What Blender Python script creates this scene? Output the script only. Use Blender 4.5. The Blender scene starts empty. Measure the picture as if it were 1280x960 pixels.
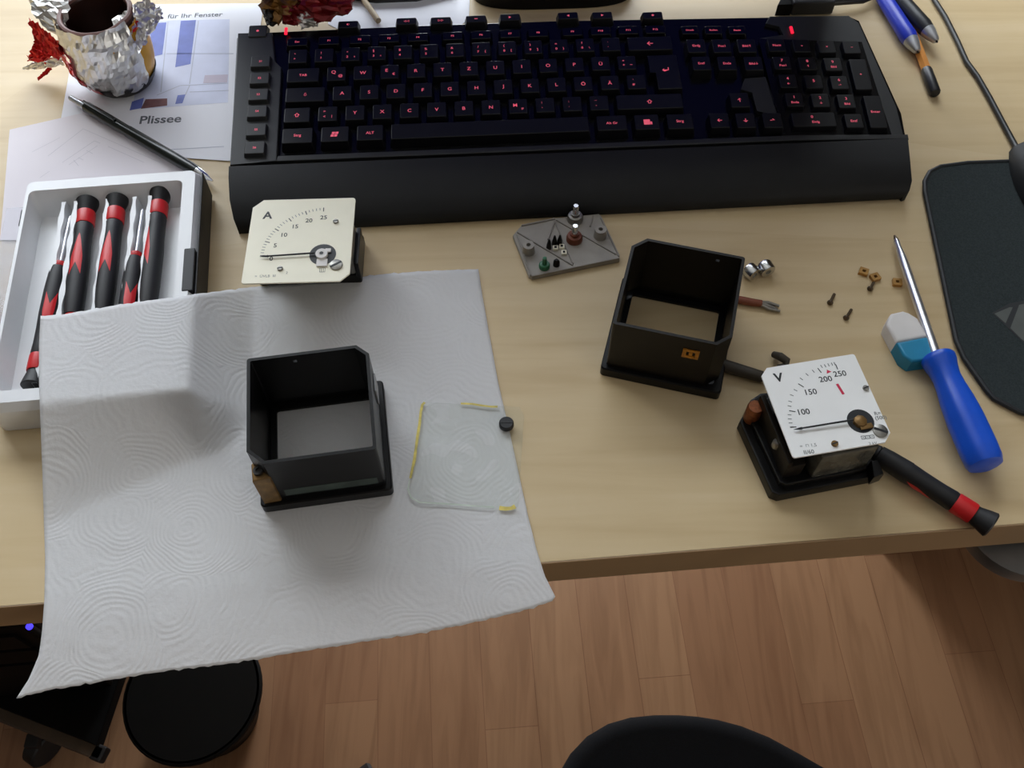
import bpy, bmesh, math, random
from mathutils import Vector, Matrix, noise
random.seed(7)
SC = bpy.context.scene
COL = SC.collection
MM = 0.001
R = math.radians

# ------------------------------------------------------------------ camera model (mm)
FPX, CAMH, PITCH, ROLL = 1150.0, 468.56, 1.01469, -0.00816
_r0 = Vector((1, 0, 0)); FWD = Vector((0, math.cos(PITCH), -math.sin(PITCH))); _u0 = _r0.cross(FWD)
RGT = _r0 * math.cos(ROLL) + _u0 * math.sin(ROLL)
UPV = -_r0 * math.sin(ROLL) + _u0 * math.cos(ROLL)
EYE = Vector((0, 0, CAMH))

def at(px, py, z=0.0):
    """world point (mm) at height z seen at photo position px, py"""
    d = RGT * ((px - 640) / FPX) - UPV * ((py - 480) / FPX) + FWD
    return EYE + d * ((z - CAMH) / d.z)

def P2(px, py, z=0.0):
    v = at(px, py, z); return (v.x, v.y)

# ------------------------------------------------------------------ materials
def lin(c):
    return tuple(((x / 255) / 12.92 if x / 255 <= 0.04045 else ((x / 255 + 0.055) / 1.055) ** 2.4) for x in c) + (1.0,)

def mat(name, rgb, rough=0.5, metal=0.0, var=0.12, scale=60.0, bump=0.0, bscale=400.0, emit=0.0, emit_rgb=None,
        spec=0.5, trans=0.0, coat=0.0):
    m = bpy.data.materials.new(name); m.use_nodes = True
    nt = m.node_tree; b = nt.nodes['Principled BSDF']
    b.inputs['Roughness'].default_value = rough
    b.inputs['Metallic'].default_value = metal
    b.inputs['Specular IOR Level'].default_value = spec
    b.inputs['Coat Weight'].default_value = coat
    b.inputs['Coat Roughness'].default_value = 0.08
    tc = nt.nodes.new('ShaderNodeTexCoord')
    nz = nt.nodes.new('ShaderNodeTexNoise'); nz.inputs['Scale'].default_value = scale; nz.inputs['Detail'].default_value = 3
    nt.links.new(tc.outputs['Object'], nz.inputs['Vector'])
    rp = nt.nodes.new('ShaderNodeValToRGB')
    c = lin(rgb)
    rp.color_ramp.elements[0].position = 0.3; rp.color_ramp.elements[1].position = 0.7
    rp.color_ramp.elements[0].color = tuple(x * (1 - var) for x in c[:3]) + (1,)
    rp.color_ramp.elements[1].color = tuple(min(1, x * (1 + var)) for x in c[:3]) + (1,)
    nt.links.new(nz.outputs['Fac'], rp.inputs['Fac'])
    nt.links.new(rp.outputs['Color'], b.inputs['Base Color'])
    if bump:
        n2 = nt.nodes.new('ShaderNodeTexNoise'); n2.inputs['Scale'].default_value = bscale; n2.inputs['Detail'].default_value = 4
        nt.links.new(tc.outputs['Object'], n2.inputs['Vector'])
        bp = nt.nodes.new('ShaderNodeBump'); bp.inputs['Strength'].default_value = bump; bp.inputs['Distance'].default_value = 0.0006
        nt.links.new(n2.outputs['Fac'], bp.inputs['Height']); nt.links.new(bp.outputs['Normal'], b.inputs['Normal'])
    if emit:
        b.inputs['Emission Color'].default_value = lin(emit_rgb or rgb); b.inputs['Emission Strength'].default_value = emit
    return m

def clear_mat(name, rgb, alpha, rough=0.05):
    m = bpy.data.materials.new(name); m.use_nodes = True
    nt = m.node_tree; nt.nodes.clear()
    out = nt.nodes.new('ShaderNodeOutputMaterial'); tr = nt.nodes.new('ShaderNodeBsdfTransparent')
    pr = nt.nodes.new('ShaderNodeBsdfPrincipled'); mx = nt.nodes.new('ShaderNodeMixShader')
    nz = nt.nodes.new('ShaderNodeTexNoise'); nz.inputs['Scale'].default_value = 40
    tc = nt.nodes.new('ShaderNodeTexCoord'); nt.links.new(tc.outputs['Object'], nz.inputs['Vector'])
    mr = nt.nodes.new('ShaderNodeMapRange'); mr.inputs['To Min'].default_value = alpha * 0.7; mr.inputs['To Max'].default_value = alpha * 1.3
    nt.links.new(nz.outputs['Fac'], mr.inputs['Value'])
    tr.inputs['Color'].default_value = (0.985, 0.99, 0.985, 1)
    pr.inputs['Base Color'].default_value = lin(rgb); pr.inputs['Roughness'].default_value = rough
    nt.links.new(mr.outputs['Result'], mx.inputs['Fac'])
    nt.links.new(tr.outputs['BSDF'], mx.inputs[1]); nt.links.new(pr.outputs['BSDF'], mx.inputs[2])
    nt.links.new(mx.outputs['Shader'], out.inputs['Surface'])
    return m

def wood_mat():
    m = bpy.data.materials.new('birch_laminate'); m.use_nodes = True
    nt = m.node_tree; b = nt.nodes['Principled BSDF']; N = nt.nodes.new; L = nt.links.new
    tc = N('ShaderNodeTexCoord')
    mp = N('ShaderNodeMapping'); mp.inputs['Rotation'].default_value = (0, 0, R(-4.4)); mp.inputs['Scale'].default_value = (3.2, 38, 10)
    L(tc.outputs['Object'], mp.inputs['Vector'])
    n1 = N('ShaderNodeTexNoise'); n1.inputs['Scale'].default_value = 2.0; n1.inputs['Detail'].default_value = 6; n1.inputs['Distortion'].default_value = 0.5
    L(mp.outputs['Vector'], n1.inputs['Vector'])
    mp2 = N('ShaderNodeMapping'); mp2.inputs['Rotation'].default_value = (0, 0, R(-4.4)); mp2.inputs['Scale'].default_value = (1.6, 9.5, 1)
    L(tc.outputs['Object'], mp2.inputs['Vector'])
    vo = N('ShaderNodeTexVoronoi'); vo.inputs['Scale'].default_value = 1.0; vo.inputs['Randomness'].default_value = 0.7
    L(mp2.outputs['Vector'], vo.inputs['Vector'])
    n3 = N('ShaderNodeTexNoise'); n3.inputs['Scale'].default_value = 14; n3.inputs['Detail'].default_value = 2
    L(tc.outputs['Object'], n3.inputs['Vector'])
    mx = N('ShaderNodeMath'); mx.operation = 'MULTIPLY_ADD'; mx.inputs[1].default_value = 0.65
    sp = N('ShaderNodeSeparateColor'); L(vo.outputs['Color'], sp.inputs['Color'])
    m2 = N('ShaderNodeMath'); m2.operation = 'MULTIPLY'; m2.inputs[1].default_value = 0.13
    L(sp.outputs['Red'], m2.inputs[0]); L(n1.outputs['Fac'], mx.inputs[0]); L(m2.outputs['Value'], mx.inputs[2])
    m3 = N('ShaderNodeMath'); m3.operation = 'MULTIPLY_ADD'; m3.inputs[1].default_value = 0.25
    L(n3.outputs['Fac'], m3.inputs[0]); L(mx.outputs['Value'], m3.inputs[2])
    rp = N('ShaderNodeValToRGB'); e = rp.color_ramp.elements
    e[0].position = 0.25; e[0].color = lin((190, 165, 124)); e[1].position = 0.75; e[1].color = lin((213, 193, 157))
    x = e.new(0.5); x.color = lin((205, 183, 143))
    L(m3.outputs['Value'], rp.inputs['Fac']); L(rp.outputs['Color'], b.inputs['Base Color'])
    b.inputs['Roughness'].default_value = 0.42; b.inputs['Specular IOR Level'].default_value = 0.35
    return m

def floor_mat():
    m = bpy.data.materials.new('beech_floor_strips'); m.use_nodes = True
    nt = m.node_tree; b = nt.nodes['Principled BSDF']; N = nt.nodes.new; L = nt.links.new
    tc = N('ShaderNodeTexCoord')
    mp = N('ShaderNodeMapping'); mp.inputs['Rotation'].default_value = (0, 0, R(86)); mp.inputs['Location'].default_value = (0.13, 0.02, 0)
    L(tc.outputs['Object'], mp.inputs['Vector'])
    br = N('ShaderNodeTexBrick'); br.inputs['Scale'].default_value = 1.0
    br.inputs['Brick Width'].default_value = 0.42; br.inputs['Row Height'].default_value = 0.066
    br.inputs['Mortar Size'].default_value = 0.0006; br.inputs['Mortar Smooth'].default_value = 0.3
    br.offset = 0.37; br.offset_frequency = 3; br.squash = 0.7; br.squash_frequency = 2
    br.inputs['Color1'].default_value = lin((162, 124, 92)); br.inputs['Color2'].default_value = lin((142, 101, 73)); br.inputs['Mortar'].default_value = lin((138, 98, 71))
    br.inputs['Bias'].default_value = -0.25
    L(mp.outputs['Vector'], br.inputs['Vector'])
    mp2 = N('ShaderNodeMapping'); mp2.inputs['Scale'].default_value = (34, 3, 1); mp2.inputs['Rotation'].default_value = (0, 0, R(-4))
    L(tc.outputs['Object'], mp2.inputs['Vector'])
    nz = N('ShaderNodeTexNoise'); nz.inputs['Scale'].default_value = 1.6; nz.inputs['Detail'].default_value = 6; nz.inputs['Distortion'].default_value = 1.1
    L(mp2.outputs['Vector'], nz.inputs['Vector'])
    rp = N('ShaderNodeValToRGB'); rp.color_ramp.elements[0].color = (0.62, 0.56, 0.52, 1); rp.color_ramp.elements[1].color = (1, 1, 1, 1)
    rp.color_ramp.elements[0].position = 0.32; rp.color_ramp.elements[1].position = 0.58
    L(nz.outputs['Fac'], rp.inputs['Fac'])
    mx = N('ShaderNodeMix'); mx.data_type = 'RGBA'; mx.blend_type = 'MULTIPLY'; mx.inputs['Factor'].default_value = 0.55
    L(br.outputs['Color'], mx.inputs['A']); L(rp.outputs['Color'], mx.inputs['B'])
    L(mx.outputs['Result'], b.inputs['Base Color'])
    b.inputs['Roughness'].default_value = 0.4
    return m

def towel_mat():
    m = bpy.data.materials.new('embossed_paper'); m.use_nodes = True
    nt = m.node_tree; nt.nodes.clear(); N = nt.nodes.new; L = nt.links.new
    out = N('ShaderNodeOutputMaterial'); d = N('ShaderNodeBsdfDiffuse'); t = N('ShaderNodeBsdfTranslucent'); ms = N('ShaderNodeMixShader')
    d.inputs['Color'].default_value = lin((240, 240, 240)); t.inputs['Color'].default_value = lin((240, 242, 246))
    ms.inputs['Fac'].default_value = 0.36
    tc = N('ShaderNodeTexCoord')
    vo = N('ShaderNodeTexVoronoi'); vo.inputs['Scale'].default_value = 22; vo.inputs['Randomness'].default_value = 0.9
    n0 = N('ShaderNodeTexNoise'); n0.inputs['Scale'].default_value = 30; n0.inputs['Detail'].default_value = 1
    mp = N('ShaderNodeMapping'); mp.inputs['Scale'].default_value = (1, 1, 0)
    L(tc.outputs['Object'], mp.inputs['Vector'])
    ad = N('ShaderNodeMixRGB'); ad.blend_type = 'ADD'; ad.inputs['Fac'].default_value = 0.02
    L(mp.outputs['Vector'], ad.inputs['Color1']); L(n0.outputs['Color'], ad.inputs['Color2']); L(mp.outputs['Vector'], n0.inputs['Vector'])
    L(ad.outputs['Color'], vo.inputs['Vector'])
    mu = N('ShaderNodeMath'); mu.operation = 'MULTIPLY'; mu.inputs[1].default_value = 105
    L(vo.outputs['Distance'], mu.inputs[0])
    si = N('ShaderNodeMath'); si.operation = 'SINE'; L(mu.outputs['Value'], si.inputs[0])
    n2 = N('ShaderNodeTexNoise'); n2.inputs['Scale'].default_value = 420; n2.inputs['Detail'].default_value = 3
    L(mp.outputs['Vector'], n2.inputs['Vector'])
    ma = N('ShaderNodeMath'); ma.operation = 'MULTIPLY_ADD'; ma.inputs[1].default_value = 0.22
    L(si.outputs['Value'], ma.inputs[0]); L(n2.outputs['Fac'], ma.inputs[2])
    bp = N('ShaderNodeBump'); bp.inputs['Strength'].default_value = 0.5; bp.inputs['Distance'].default_value = 0.0006
    L(ma.outputs['Value'], bp.inputs['Height'])
    L(bp.outputs['Normal'], d.inputs['Normal'])
    L(d.outputs['BSDF'], ms.inputs[1]); L(t.outputs['BSDF'], ms.inputs[2]); L(ms.outputs['Shader'], out.inputs['Surface'])
    return m

M = dict(
    wood=wood_mat(), floor=floor_mat(), towel=towel_mat(),
    wall=mat('dark_beige_wall_paint', (104, 95, 84), 0.9, var=0.03, scale=3),
    ceiling=mat('white_ceiling_paint', (200, 198, 194), 0.9, var=0.02, scale=3),
    frame=mat('white_window_frame', (235, 235, 235), 0.4, var=0.02),
    key=mat('black_key_plastic', (13, 13, 17), 0.36, var=0.15, scale=90, bump=0.06, bscale=1500, spec=0.28),
    gloss=mat('glossy_black_plastic', (5, 5, 8), 0.24, var=0.1, spec=0.25),
    deck=mat('matte_grey_plastic', (34, 35, 36), 0.48, var=0.08, bump=0.05, bscale=1800, spec=0.4),
    wrist=mat('matte_black_wrist_pad', (23, 24, 25), 0.6, var=0.12, bump=0.12, bscale=1300, spec=0.3),
    legend=mat('red_backlit_legend', (225, 90, 110), 0.5, emit=0.55, emit_rgb=(235, 95, 120), var=0.02),
    led=mat('red_led', (255, 40, 70), 0.4, emit=1.1, emit_rgb=(255, 30, 60), var=0.02),
    screen=mat('dark_blue_screen', (8, 9, 20), 0.3, emit=0.55, emit_rgb=(30, 38, 150), var=0.05),
    blueled=mat('blue_led', (60, 50, 255), 0.4, emit=1.6, emit_rgb=(70, 60, 255), var=0.02),
    bakelite=mat('black_bakelite', (11, 11, 12), 0.34, var=0.2, scale=40, bump=0.05, bscale=700, spec=0.25),
    bakebrown=mat('brown_black_bakelite', (18, 14, 10), 0.4, var=0.2, scale=40, bump=0.05, bscale=700, spec=0.22),
    inner=mat('matte_black_inside', (7, 7, 7), 0.65, var=0.2, spec=0.3),
    brass=mat('tarnished_brass', (122, 94, 54), 0.45, 0.6, var=0.3, scale=180),
    orange=mat('amber_lacquer', (168, 110, 20), 0.35, 0.2, var=0.35, scale=400),
    cream=mat('cream_dial_enamel', (244, 240, 218), 0.42, var=0.02),
    white=mat('white_dial_enamel', (242, 243, 242), 0.42, var=0.02),
    print=mat('black_print', (22, 26, 30), 0.5, var=0.05),
    printgrey=mat('grey_print', (120, 124, 124), 0.5, var=0.1),
    printred=mat('red_print', (200, 30, 70), 0.5, var=0.05),
    steel=mat('bright_steel', (205, 207, 208), 0.22, 1.0, var=0.06),
    dullsteel=mat('dull_steel', (150, 148, 142), 0.4, 0.85, var=0.2, scale=200),
    chrome=mat('chrome_shaft', (215, 217, 222), 0.3, 0.85, var=0.04),
    greyplas=mat('grey_bakelite', (150, 145, 137), 0.5, var=0.1, scale=70, bump=0.08, bscale=600),
    greyrib=mat('grey_bakelite_rib', (138, 133, 126), 0.5, var=0.1, scale=70),
    green=mat('green_lacquer', (38, 104, 70), 0.3, var=0.2),
    copper=mat('copper_winding', (140, 80, 44), 0.4, 0.4, var=0.35, scale=500),
    redbrown=mat('red_brown_insulation', (120, 62, 38), 0.5, var=0.15),
    darkcable=mat('dark_grey_sheath', (66, 60, 50), 0.55, var=0.15),
    blackcable=mat('black_cable', (26, 26, 26), 0.45, var=0.1),
    traywhite=mat('white_tray_plastic', (228, 230, 233), 0.3, var=0.02),
    traygrey=mat('pale_grey_tray_floor', (196, 200, 206), 0.3, var=0.03),
    clear=clear_mat('clear_lid_plastic', (215, 215, 230), 0.28),
    glass=clear_mat('window_glass', (222, 228, 222), 0.05, 0.02),
    residue=mat('yellow_glue_residue', (208, 190, 92), 0.5, var=0.25, scale=300),
    paleedge=mat('pale_glass_edge', (196, 206, 194), 0.25, var=0.08),
    gripblack=mat('black_grip_rubber', (20, 20, 23), 0.55, var=0.12),
    gripred=mat('red_grip_plastic', (206, 32, 36), 0.38, var=0.1),
    blueplastic=mat('blue_handle_plastic', (24, 84, 205), 0.32, var=0.08),
    eraserwhite=mat('white_vinyl', (224, 221, 218), 0.6, var=0.05),
    eraserblue=mat('turquoise_vinyl', (18, 132, 172), 0.5, var=0.08),
    goldnut=mat('brass_nut', (178, 134, 72), 0.4, 0.5, var=0.2),
    darkmetal=mat('dark_screw_steel', (92, 78, 62), 0.4, 0.7, var=0.2),
    padcloth=mat('dark_mouse_pad_cloth', (46, 53, 54), 0.9, var=0.22, scale=900, bump=0.3, bscale=2500, spec=0.2),
    padedge=mat('pad_stitched_edge', (30, 33, 36), 0.6, var=0.1),
    padlogo=mat('grey_pad_emblem', (84, 88, 85), 0.8, var=0.1),
    paper=mat('printed_paper', (232, 233, 240), 0.6, var=0.015, scale=12),
    paperpink=mat('thin_plan_paper', (228, 222, 228), 0.7, var=0.02, scale=12),
    bro_blue=mat('blue_ink', (98, 112, 186), 0.6, var=0.12, scale=80),
    bro_pale=mat('pale_blue_ink', (205, 210, 232), 0.6, var=0.06, scale=50),
    bro_line=mat('pale_grey_ink', (176, 180, 196), 0.6, var=0.06),
    bro_mauve=mat('mauve_ink', (188, 178, 194), 0.6, var=0.06),
    bro_brown=mat('brown_ink', (112, 72, 74), 0.6, var=0.3, scale=120),
    bro_text=mat('dark_grey_ink', (92, 96, 104), 0.6, var=0.05),
    bro_faint=mat('faint_grey_ink', (200, 196, 204), 0.6, var=0.05),
    pencil=mat('dark_green_barrel', (12, 21, 20), 0.25, var=0.1),
    penblue=mat('blue_pen_barrel', (32, 56, 190), 0.35, var=0.1),
    penblack=mat('black_pen_barrel', (34, 36, 40), 0.4, var=0.1),
    silverplas=mat('silver_pen_tip', (190, 194, 200), 0.28, 0.6, var=0.05),
    penorange=mat('orange_barrel', (212, 140, 62), 0.35, var=0.08),
    silverfoil=mat('silver_foil', (232, 232, 230), 0.36, 0.9, var=0.06, scale=150),
    redfoil=mat('red_foil', (196, 26, 24), 0.32, 0.55, var=0.3, scale=150),
    goldfoil=mat('gold_foil', (206, 152, 40), 0.36, 0.55, var=0.12, scale=90),
    shadedredfoil=mat('shaded_red_foil', (116, 14, 18), 0.4, 0.4, var=0.4, scale=120),  # red foil darkened for the shade the wrapper lies in
    shadedgoldfoil=mat('shaded_gold_foil', (112, 76, 24), 0.4, 0.4, var=0.5, scale=120),  # gold foil with the wrapper's shade mixed into its colour
    chocolate=mat('dark_chocolate', (58, 34, 26), 0.4, var=0.2, scale=60),
    chocrim=mat('milk_chocolate', (112, 76, 68), 0.45, var=0.15, scale=80),
    darkrim=mat('black_foil_print', (22, 20, 16), 0.4, var=0.1),
    pcblack=mat('black_case_metal', (9, 9, 10), 0.6, var=0.1, spec=0.12),
    binblack=mat('black_bin_plastic', (8, 8, 8), 0.6, var=0.1, spec=0.15),
    cartgrey=mat('brown_grey_cart_rail', (74, 62, 50), 0.5, var=0.15),
    chairblack=mat('black_chair_fabric', (17, 19, 24), 0.9, var=0.2, scale=700, bump=0.2, bscale=1800, spec=0.2),
    greymetal=mat('grey_bracket_metal', (120, 120, 120), 0.35, 0.5, var=0.1),
    panel=mat('dark_shadow_panel', (34, 30, 28), 0.6, var=0.1, scale=6, spec=0.2),
    clearcoil=mat('smoky_clear_plastic', (74, 73, 66), 0.2, var=0.5, scale=120),
)

# ------------------------------------------------------------------ mesh builder (mm)
_txt = {}
def text_geo(s, bold=0.0):
    k = (s, bold)
    if k not in _txt:
        cu = bpy.data.curves.new('t', 'FONT'); cu.body = s; cu.size = 1.0; cu.align_x = 'CENTER'; cu.offset = bold; cu.resolution_u = 3
        o = bpy.data.objects.new('t', cu); COL.objects.link(o)
        bpy.context.view_layer.update()
        me = bpy.data.meshes.new_from_object(o.evaluated_get(bpy.context.evaluated_depsgraph_get()))
        vs = [v.co.copy() for v in me.vertices]; fs = [tuple(p.vertices) for p in me.polygons]
        if vs:
            y0 = min(v.y for v in vs); y1 = max(v.y for v in vs); x0 = min(v.x for v in vs); x1 = max(v.x for v in vs)
            c = Vector(((x0 + x1) / 2, (y0 + y1) / 2, 0)); vs = [v - c for v in vs]
        bpy.data.objects.remove(o); bpy.data.curves.remove(cu); bpy.data.meshes.remove(me)
        _txt[k] = (vs, fs)
    return _txt[k]

def T(x=0, y=0, z=0, rz=0, rx=0, ry=0):
    return Matrix.Translation((x, y, z)) @ Matrix.Rotation(rz, 4, 'Z') @ Matrix.Rotation(ry, 4, 'Y') @ Matrix.Rotation(rx, 4, 'X')

def along(a, b):
    """matrix whose local +Y runs from a to b, origin at a, local Z as upright as possible"""
    a = Vector(a); b = Vector(b); y = (b - a).normalized(); z = Vector((0, 0, 1)); x = y.cross(z).normalized(); z = x.cross(y)
    m = Matrix((x, y, z)).transposed().to_4x4(); m.translation = a
    return m

class MB:
    def __init__(self): self.v = []; self.f = []; self.bev = False
    def raw(self, vs, fs, M_=None):
        o = len(self.v)
        self.v += [(M_ @ Vector(v)) if M_ else Vector(v) for v in vs]
        self.f += [tuple(i + o for i in f) for f in fs]
        return self
    def bm(self, b, M_=None):
        b.verts.index_update()
        self.raw([v.co for v in b.verts], [tuple(v.index for v in f.verts) for f in b.faces], M_); b.free()
        return self
    def box(self, c, s, bev=0.0, M_=None, seg=2):
        b = bmesh.new(); bmesh.ops.create_cube(b, size=1.0)
        for v in b.verts: v.co = Vector((v.co.x * s[0] + c[0], v.co.y * s[1] + c[1], v.co.z * s[2] + c[2]))
        if bev: self.bev = True; bmesh.ops.bevel(b, geom=list(b.edges), offset=bev, segments=seg, affect='EDGES', profile=0.5)
        return self.bm(b, M_)
    def prism(self, poly, z0, z1, bev=0.0, M_=None, top=None, seg=2):
        b = bmesh.new(); n = len(poly); top = top or poly
        lo = [b.verts.new((p[0], p[1], z0)) for p in poly]; hi = [b.verts.new((p[0], p[1], z1)) for p in top]
        b.faces.new(lo[::-1]); tf = b.faces.new(hi)
        for i in range(n): b.faces.new((lo[i], lo[(i + 1) % n], hi[(i + 1) % n], hi[i]))
        bmesh.ops.recalc_face_normals(b, faces=b.faces)
        if bev:
            self.bev = True
            bmesh.ops.bevel(b, geom=list(tf.edges), offset=bev, segments=seg, affect='EDGES', profile=0.5)
        return self.bm(b, M_)
    def lathe(self, prof, n=24, M_=None, sx=1.0, sz=1.0):
        """profile [(radius, y)] turned about local Y"""
        vs = []; fs = []
        for r_, y in prof:
            for k in range(n):
                a = 2 * math.pi * k / n; vs.append((r_ * math.cos(a) * sx, y, r_ * math.sin(a) * sz))
        for i in range(len(prof) - 1):
            for k in range(n):
                k2 = (k + 1) % n; fs.append((i * n + k, i * n + k2, (i + 1) * n + k2, (i + 1) * n + k))
        fs.append(tuple(range(n))); fs.append(tuple((len(prof) - 1) * n + k for k in range(n))[::-1])
        return self.raw(vs, fs, M_)
    def up(self, prof, c=(0, 0, 0), n=24, M_=None):
        """profile [(radius, z)] turned about vertical axis"""
        m = Matrix.Translation(c) @ Matrix.Rotation(R(90), 4, 'X')
        return self.lathe(prof, n, (M_ @ m) if M_ else m)
    def tube(self, pts, r_, n=10, M_=None):
        pts = [Vector(p) for p in pts]; rings = []; vs = []; fs = []
        rr = r_ if isinstance(r_, (list, tuple)) else [r_] * len(pts)
        for i, p in enumerate(pts):
            t = (pts[min(i + 1, len(pts) - 1)] - pts[max(i - 1, 0)]).normalized()
            ref = Vector((0, 0, 1)) if abs(t.z) < 0.95 else Vector((1, 0, 0))
            x = t.cross(ref).normalized(); y = x.cross(t)
            for k in range(n):
                a = 2 * math.pi * k / n; vs.append(p + (x * math.cos(a) + y * math.sin(a)) * rr[i])
        for i in range(len(pts) - 1):
            for k in range(n):
                k2 = (k + 1) % n; fs.append((i * n + k, i * n + k2, (i + 1) * n + k2, (i + 1) * n + k))
        fs.append(tuple(range(n))[::-1]); fs.append(tuple((len(pts) - 1) * n + k for k in range(n)))
        return self.raw(vs, fs, M_)
    def grid(self, rows, M_=None):
        n = len(rows[0]); vs = [p for r_ in rows for p in r_]
        fs = [(i * n + j, i * n + j + 1, (i + 1) * n + j + 1, (i + 1) * n + j) for i in range(len(rows) - 1) for j in range(n - 1)]
        return self.raw(vs, fs, M_)
    def text(self, s, size, pos, rz=0.0, bold=0.0, M_=None, sx=1.0):
        vs, fs = text_geo(s, bold); m = Matrix.Translation(pos) @ Matrix.Rotation(rz, 4, 'Z')
        return self.raw([m @ Vector((v.x * size * sx, v.y * size, 0)) for v in vs], fs, M_)
    def warp(self, fn):
        self.v = [Vector(fn(v)) for v in self.v]; return self
    def build(self, name, m, parent=None, flat=False, fixn=True, ang=38):
        me = bpy.data.meshes.new(name)
        b = bmesh.new(); vv = [b.verts.new(v * MM) for v in self.v]
        for f in self.f:
            try: b.faces.new([vv[i] for i in f])
            except ValueError: pass
        if fixn: bmesh.ops.recalc_face_normals(b, faces=b.faces)
        for f in b.faces: f.smooth = not flat
        for e in b.edges:
            if len(e.link_faces) == 2 and e.calc_face_angle(0) > R(ang): e.smooth = False
        b.to_mesh(me); b.free()
        me.materials.append(m)
        o = bpy.data.objects.new(name, me); COL.objects.link(o)
        if self.bev and not flat:
            wn = o.modifiers.new('face_weighted_normals', 'WEIGHTED_NORMAL'); wn.keep_sharp = True; wn.weight = 80
        if parent: o.parent = parent
        return o

def tag(o, label, cat, group=None):
    o['label'] = label; o['category'] = cat
    if group: o['group'] = group
    return o
def thing(name, label, cat, loc=(0, 0, 0), rz=0.0, group=None):
    o = bpy.data.objects.new(name, None); COL.objects.link(o)
    o.empty_display_size = 0.02
    o.location = Vector(loc) * MM; o.rotation_euler = (0, 0, rz)
    return tag(o, label, cat, group)
def struct(o): o['kind'] = 'structure'; return o

def copy_tree(o, parent=None):
    c = o.copy(); COL.objects.link(c); c.parent = parent
    for ch in list(o.children): copy_tree(ch, c)
    return c

def chamfer_rect(w, d, tl=0, tr=0, br=0, bl=0, r_=2.0):
    """outline of a w x d plate; each corner cut by its chamfer or rounded by r_"""
    P = []
    def corner(cx, cy, sx, sy, ch, first):
        if ch:
            a = (cx - sx * ch, cy); b = (cx, cy - sy * ch)
            P.extend([a, b] if first == 'x' else [b, a])
        else:
            pts = []
            for k in range(5):
                t = k / 4 * math.pi / 2
                pts.append((cx - sx * r_ + sx * r_ * math.sin(t), cy - sy * r_ + sy * r_ * math.cos(t)))
            P.extend(pts if first == 'x' else pts[::-1])
    corner(-w / 2, d / 2, -1, 1, tl, 'y')
    corner(w / 2, d / 2, 1, 1, tr, 'x')
    corner(w / 2, -d / 2, 1, -1, br, 'y')
    corner(-w / 2, -d / 2, -1, -1, bl, 'x')
    return P

YAW = 0.0762       # the desk and room turned against the camera
# ------------------------------------------------------------------ room
room = T(0, 0, 0, YAW)
FZ = -720.0
struct(MB().box((0, -300, FZ - 10), (4200, 4900, 20), M_=room).build('floor', M['floor']))
struct(MB().box((0, -300, 1790), (4200, 4900, 20), M_=room).build('ceiling', M['ceiling']))
def wall_with_window(name, axis, pos, a0, a1, w0, w1, z0, z1):
    mb = MB()
    def seg(p0, p1, q0, q1):
        if axis == 'y': mb.box(((p0 + p1) / 2, pos, (q0 + q1) / 2), (p1 - p0, 60, q1 - q0), M_=room)
        else: mb.box((pos, (p0 + p1) / 2, (q0 + q1) / 2), (60, p1 - p0, q1 - q0), M_=room)
    if w0 is None: seg(a0, a1, FZ, 1780)
    else:
        seg(a0, w0, FZ, 1780); seg(w1, a1, FZ, 1780); seg(w0, w1, FZ, z0); seg(w0, w1, z1, 1780)
    struct(mb.build(name, M['wall']))
    if w0 is not None:
        f = MB(); n = 'window_1' if axis == 'y' else 'window_2'
        for (p0, p1, q0, q1) in ((w0, w0 + 60, z0, z1), (w1 - 60, w1, z0, z1), (w0 + 60, w1 - 60, z0, z0 + 60), (w0 + 60, w1 - 60, z1 - 60, z1), ((w0 + w1) / 2 - 30, (w0 + w1) / 2 + 30, z0 + 60, z1 - 60)):
            if axis == 'y': f.box(((p0 + p1) / 2, pos, (q0 + q1) / 2), (p1 - p0, 50, q1 - q0), 4, M_=room)
            else: f.box((pos, (p0 + p1) / 2, (q0 + q1) / 2), (50, p1 - p0, q1 - q0), 4, M_=room)
        struct(f.build(n, M['frame']))
wall_with_window('wall_back', 'y', 1500, -2100, 2100, -1300, 700, -690, 1500)
struct(MB().box((-700, 1500, -205), (1200, 60, 970), M_=room).box((470, 1500, -205), (460, 60, 970), M_=room).build('wall_back_sill', M['wall']))
wall_with_window('wall_front', 'y', -2600, -2100, 2100, None, None, 0, 0)
wall_with_window('wall_left', 'x', -2070, -2570, 1530, None, None, 0, 0)
wall_with_window('wall_right', 'x', 2070, -2570, 1530, -2300, -1450, -500, 1450)

def area(name, loc, rot, sx, sy, power, rgb):
    l = bpy.data.lights.new(name, 'AREA'); l.shape = 'RECTANGLE'; l.size = sx * MM; l.size_y = sy * MM; l.energy = power; l.color = rgb
    o = bpy.data.objects.new(name, l); COL.objects.link(o)
    o.matrix_world = Matrix.Translation((room @ Vector(loc)) * MM) @ Matrix.Rotation(YAW, 4, 'Z') @ rot
    return o
area('daylight_back_window', (-300, 1560, 890), Matrix.Rotation(R(-90), 4, 'X'), 1900, 1220, 52, (0.88, 0.94, 1.0))
area('daylight_balcony_door', (70, 1560, -205), Matrix.Rotation(R(-90), 4, 'X'), 300, 900, 17, (0.9, 0.95, 1.0))
area('daylight_right_window', (2120, -1875, 475), Matrix.Rotation(R(90), 4, 'Z') @ Matrix.Rotation(R(90), 4, 'X'), 800, 1900, 33, (1.0, 0.96, 0.9))
w = bpy.data.worlds.new('sky'); SC.world = w; w.use_nodes = True
bg = w.node_tree.nodes['Background']; bg.inputs['Color'].default_value = (0.75, 0.86, 1.0, 1); bg.inputs['Strength'].default_value = 0.3

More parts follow.
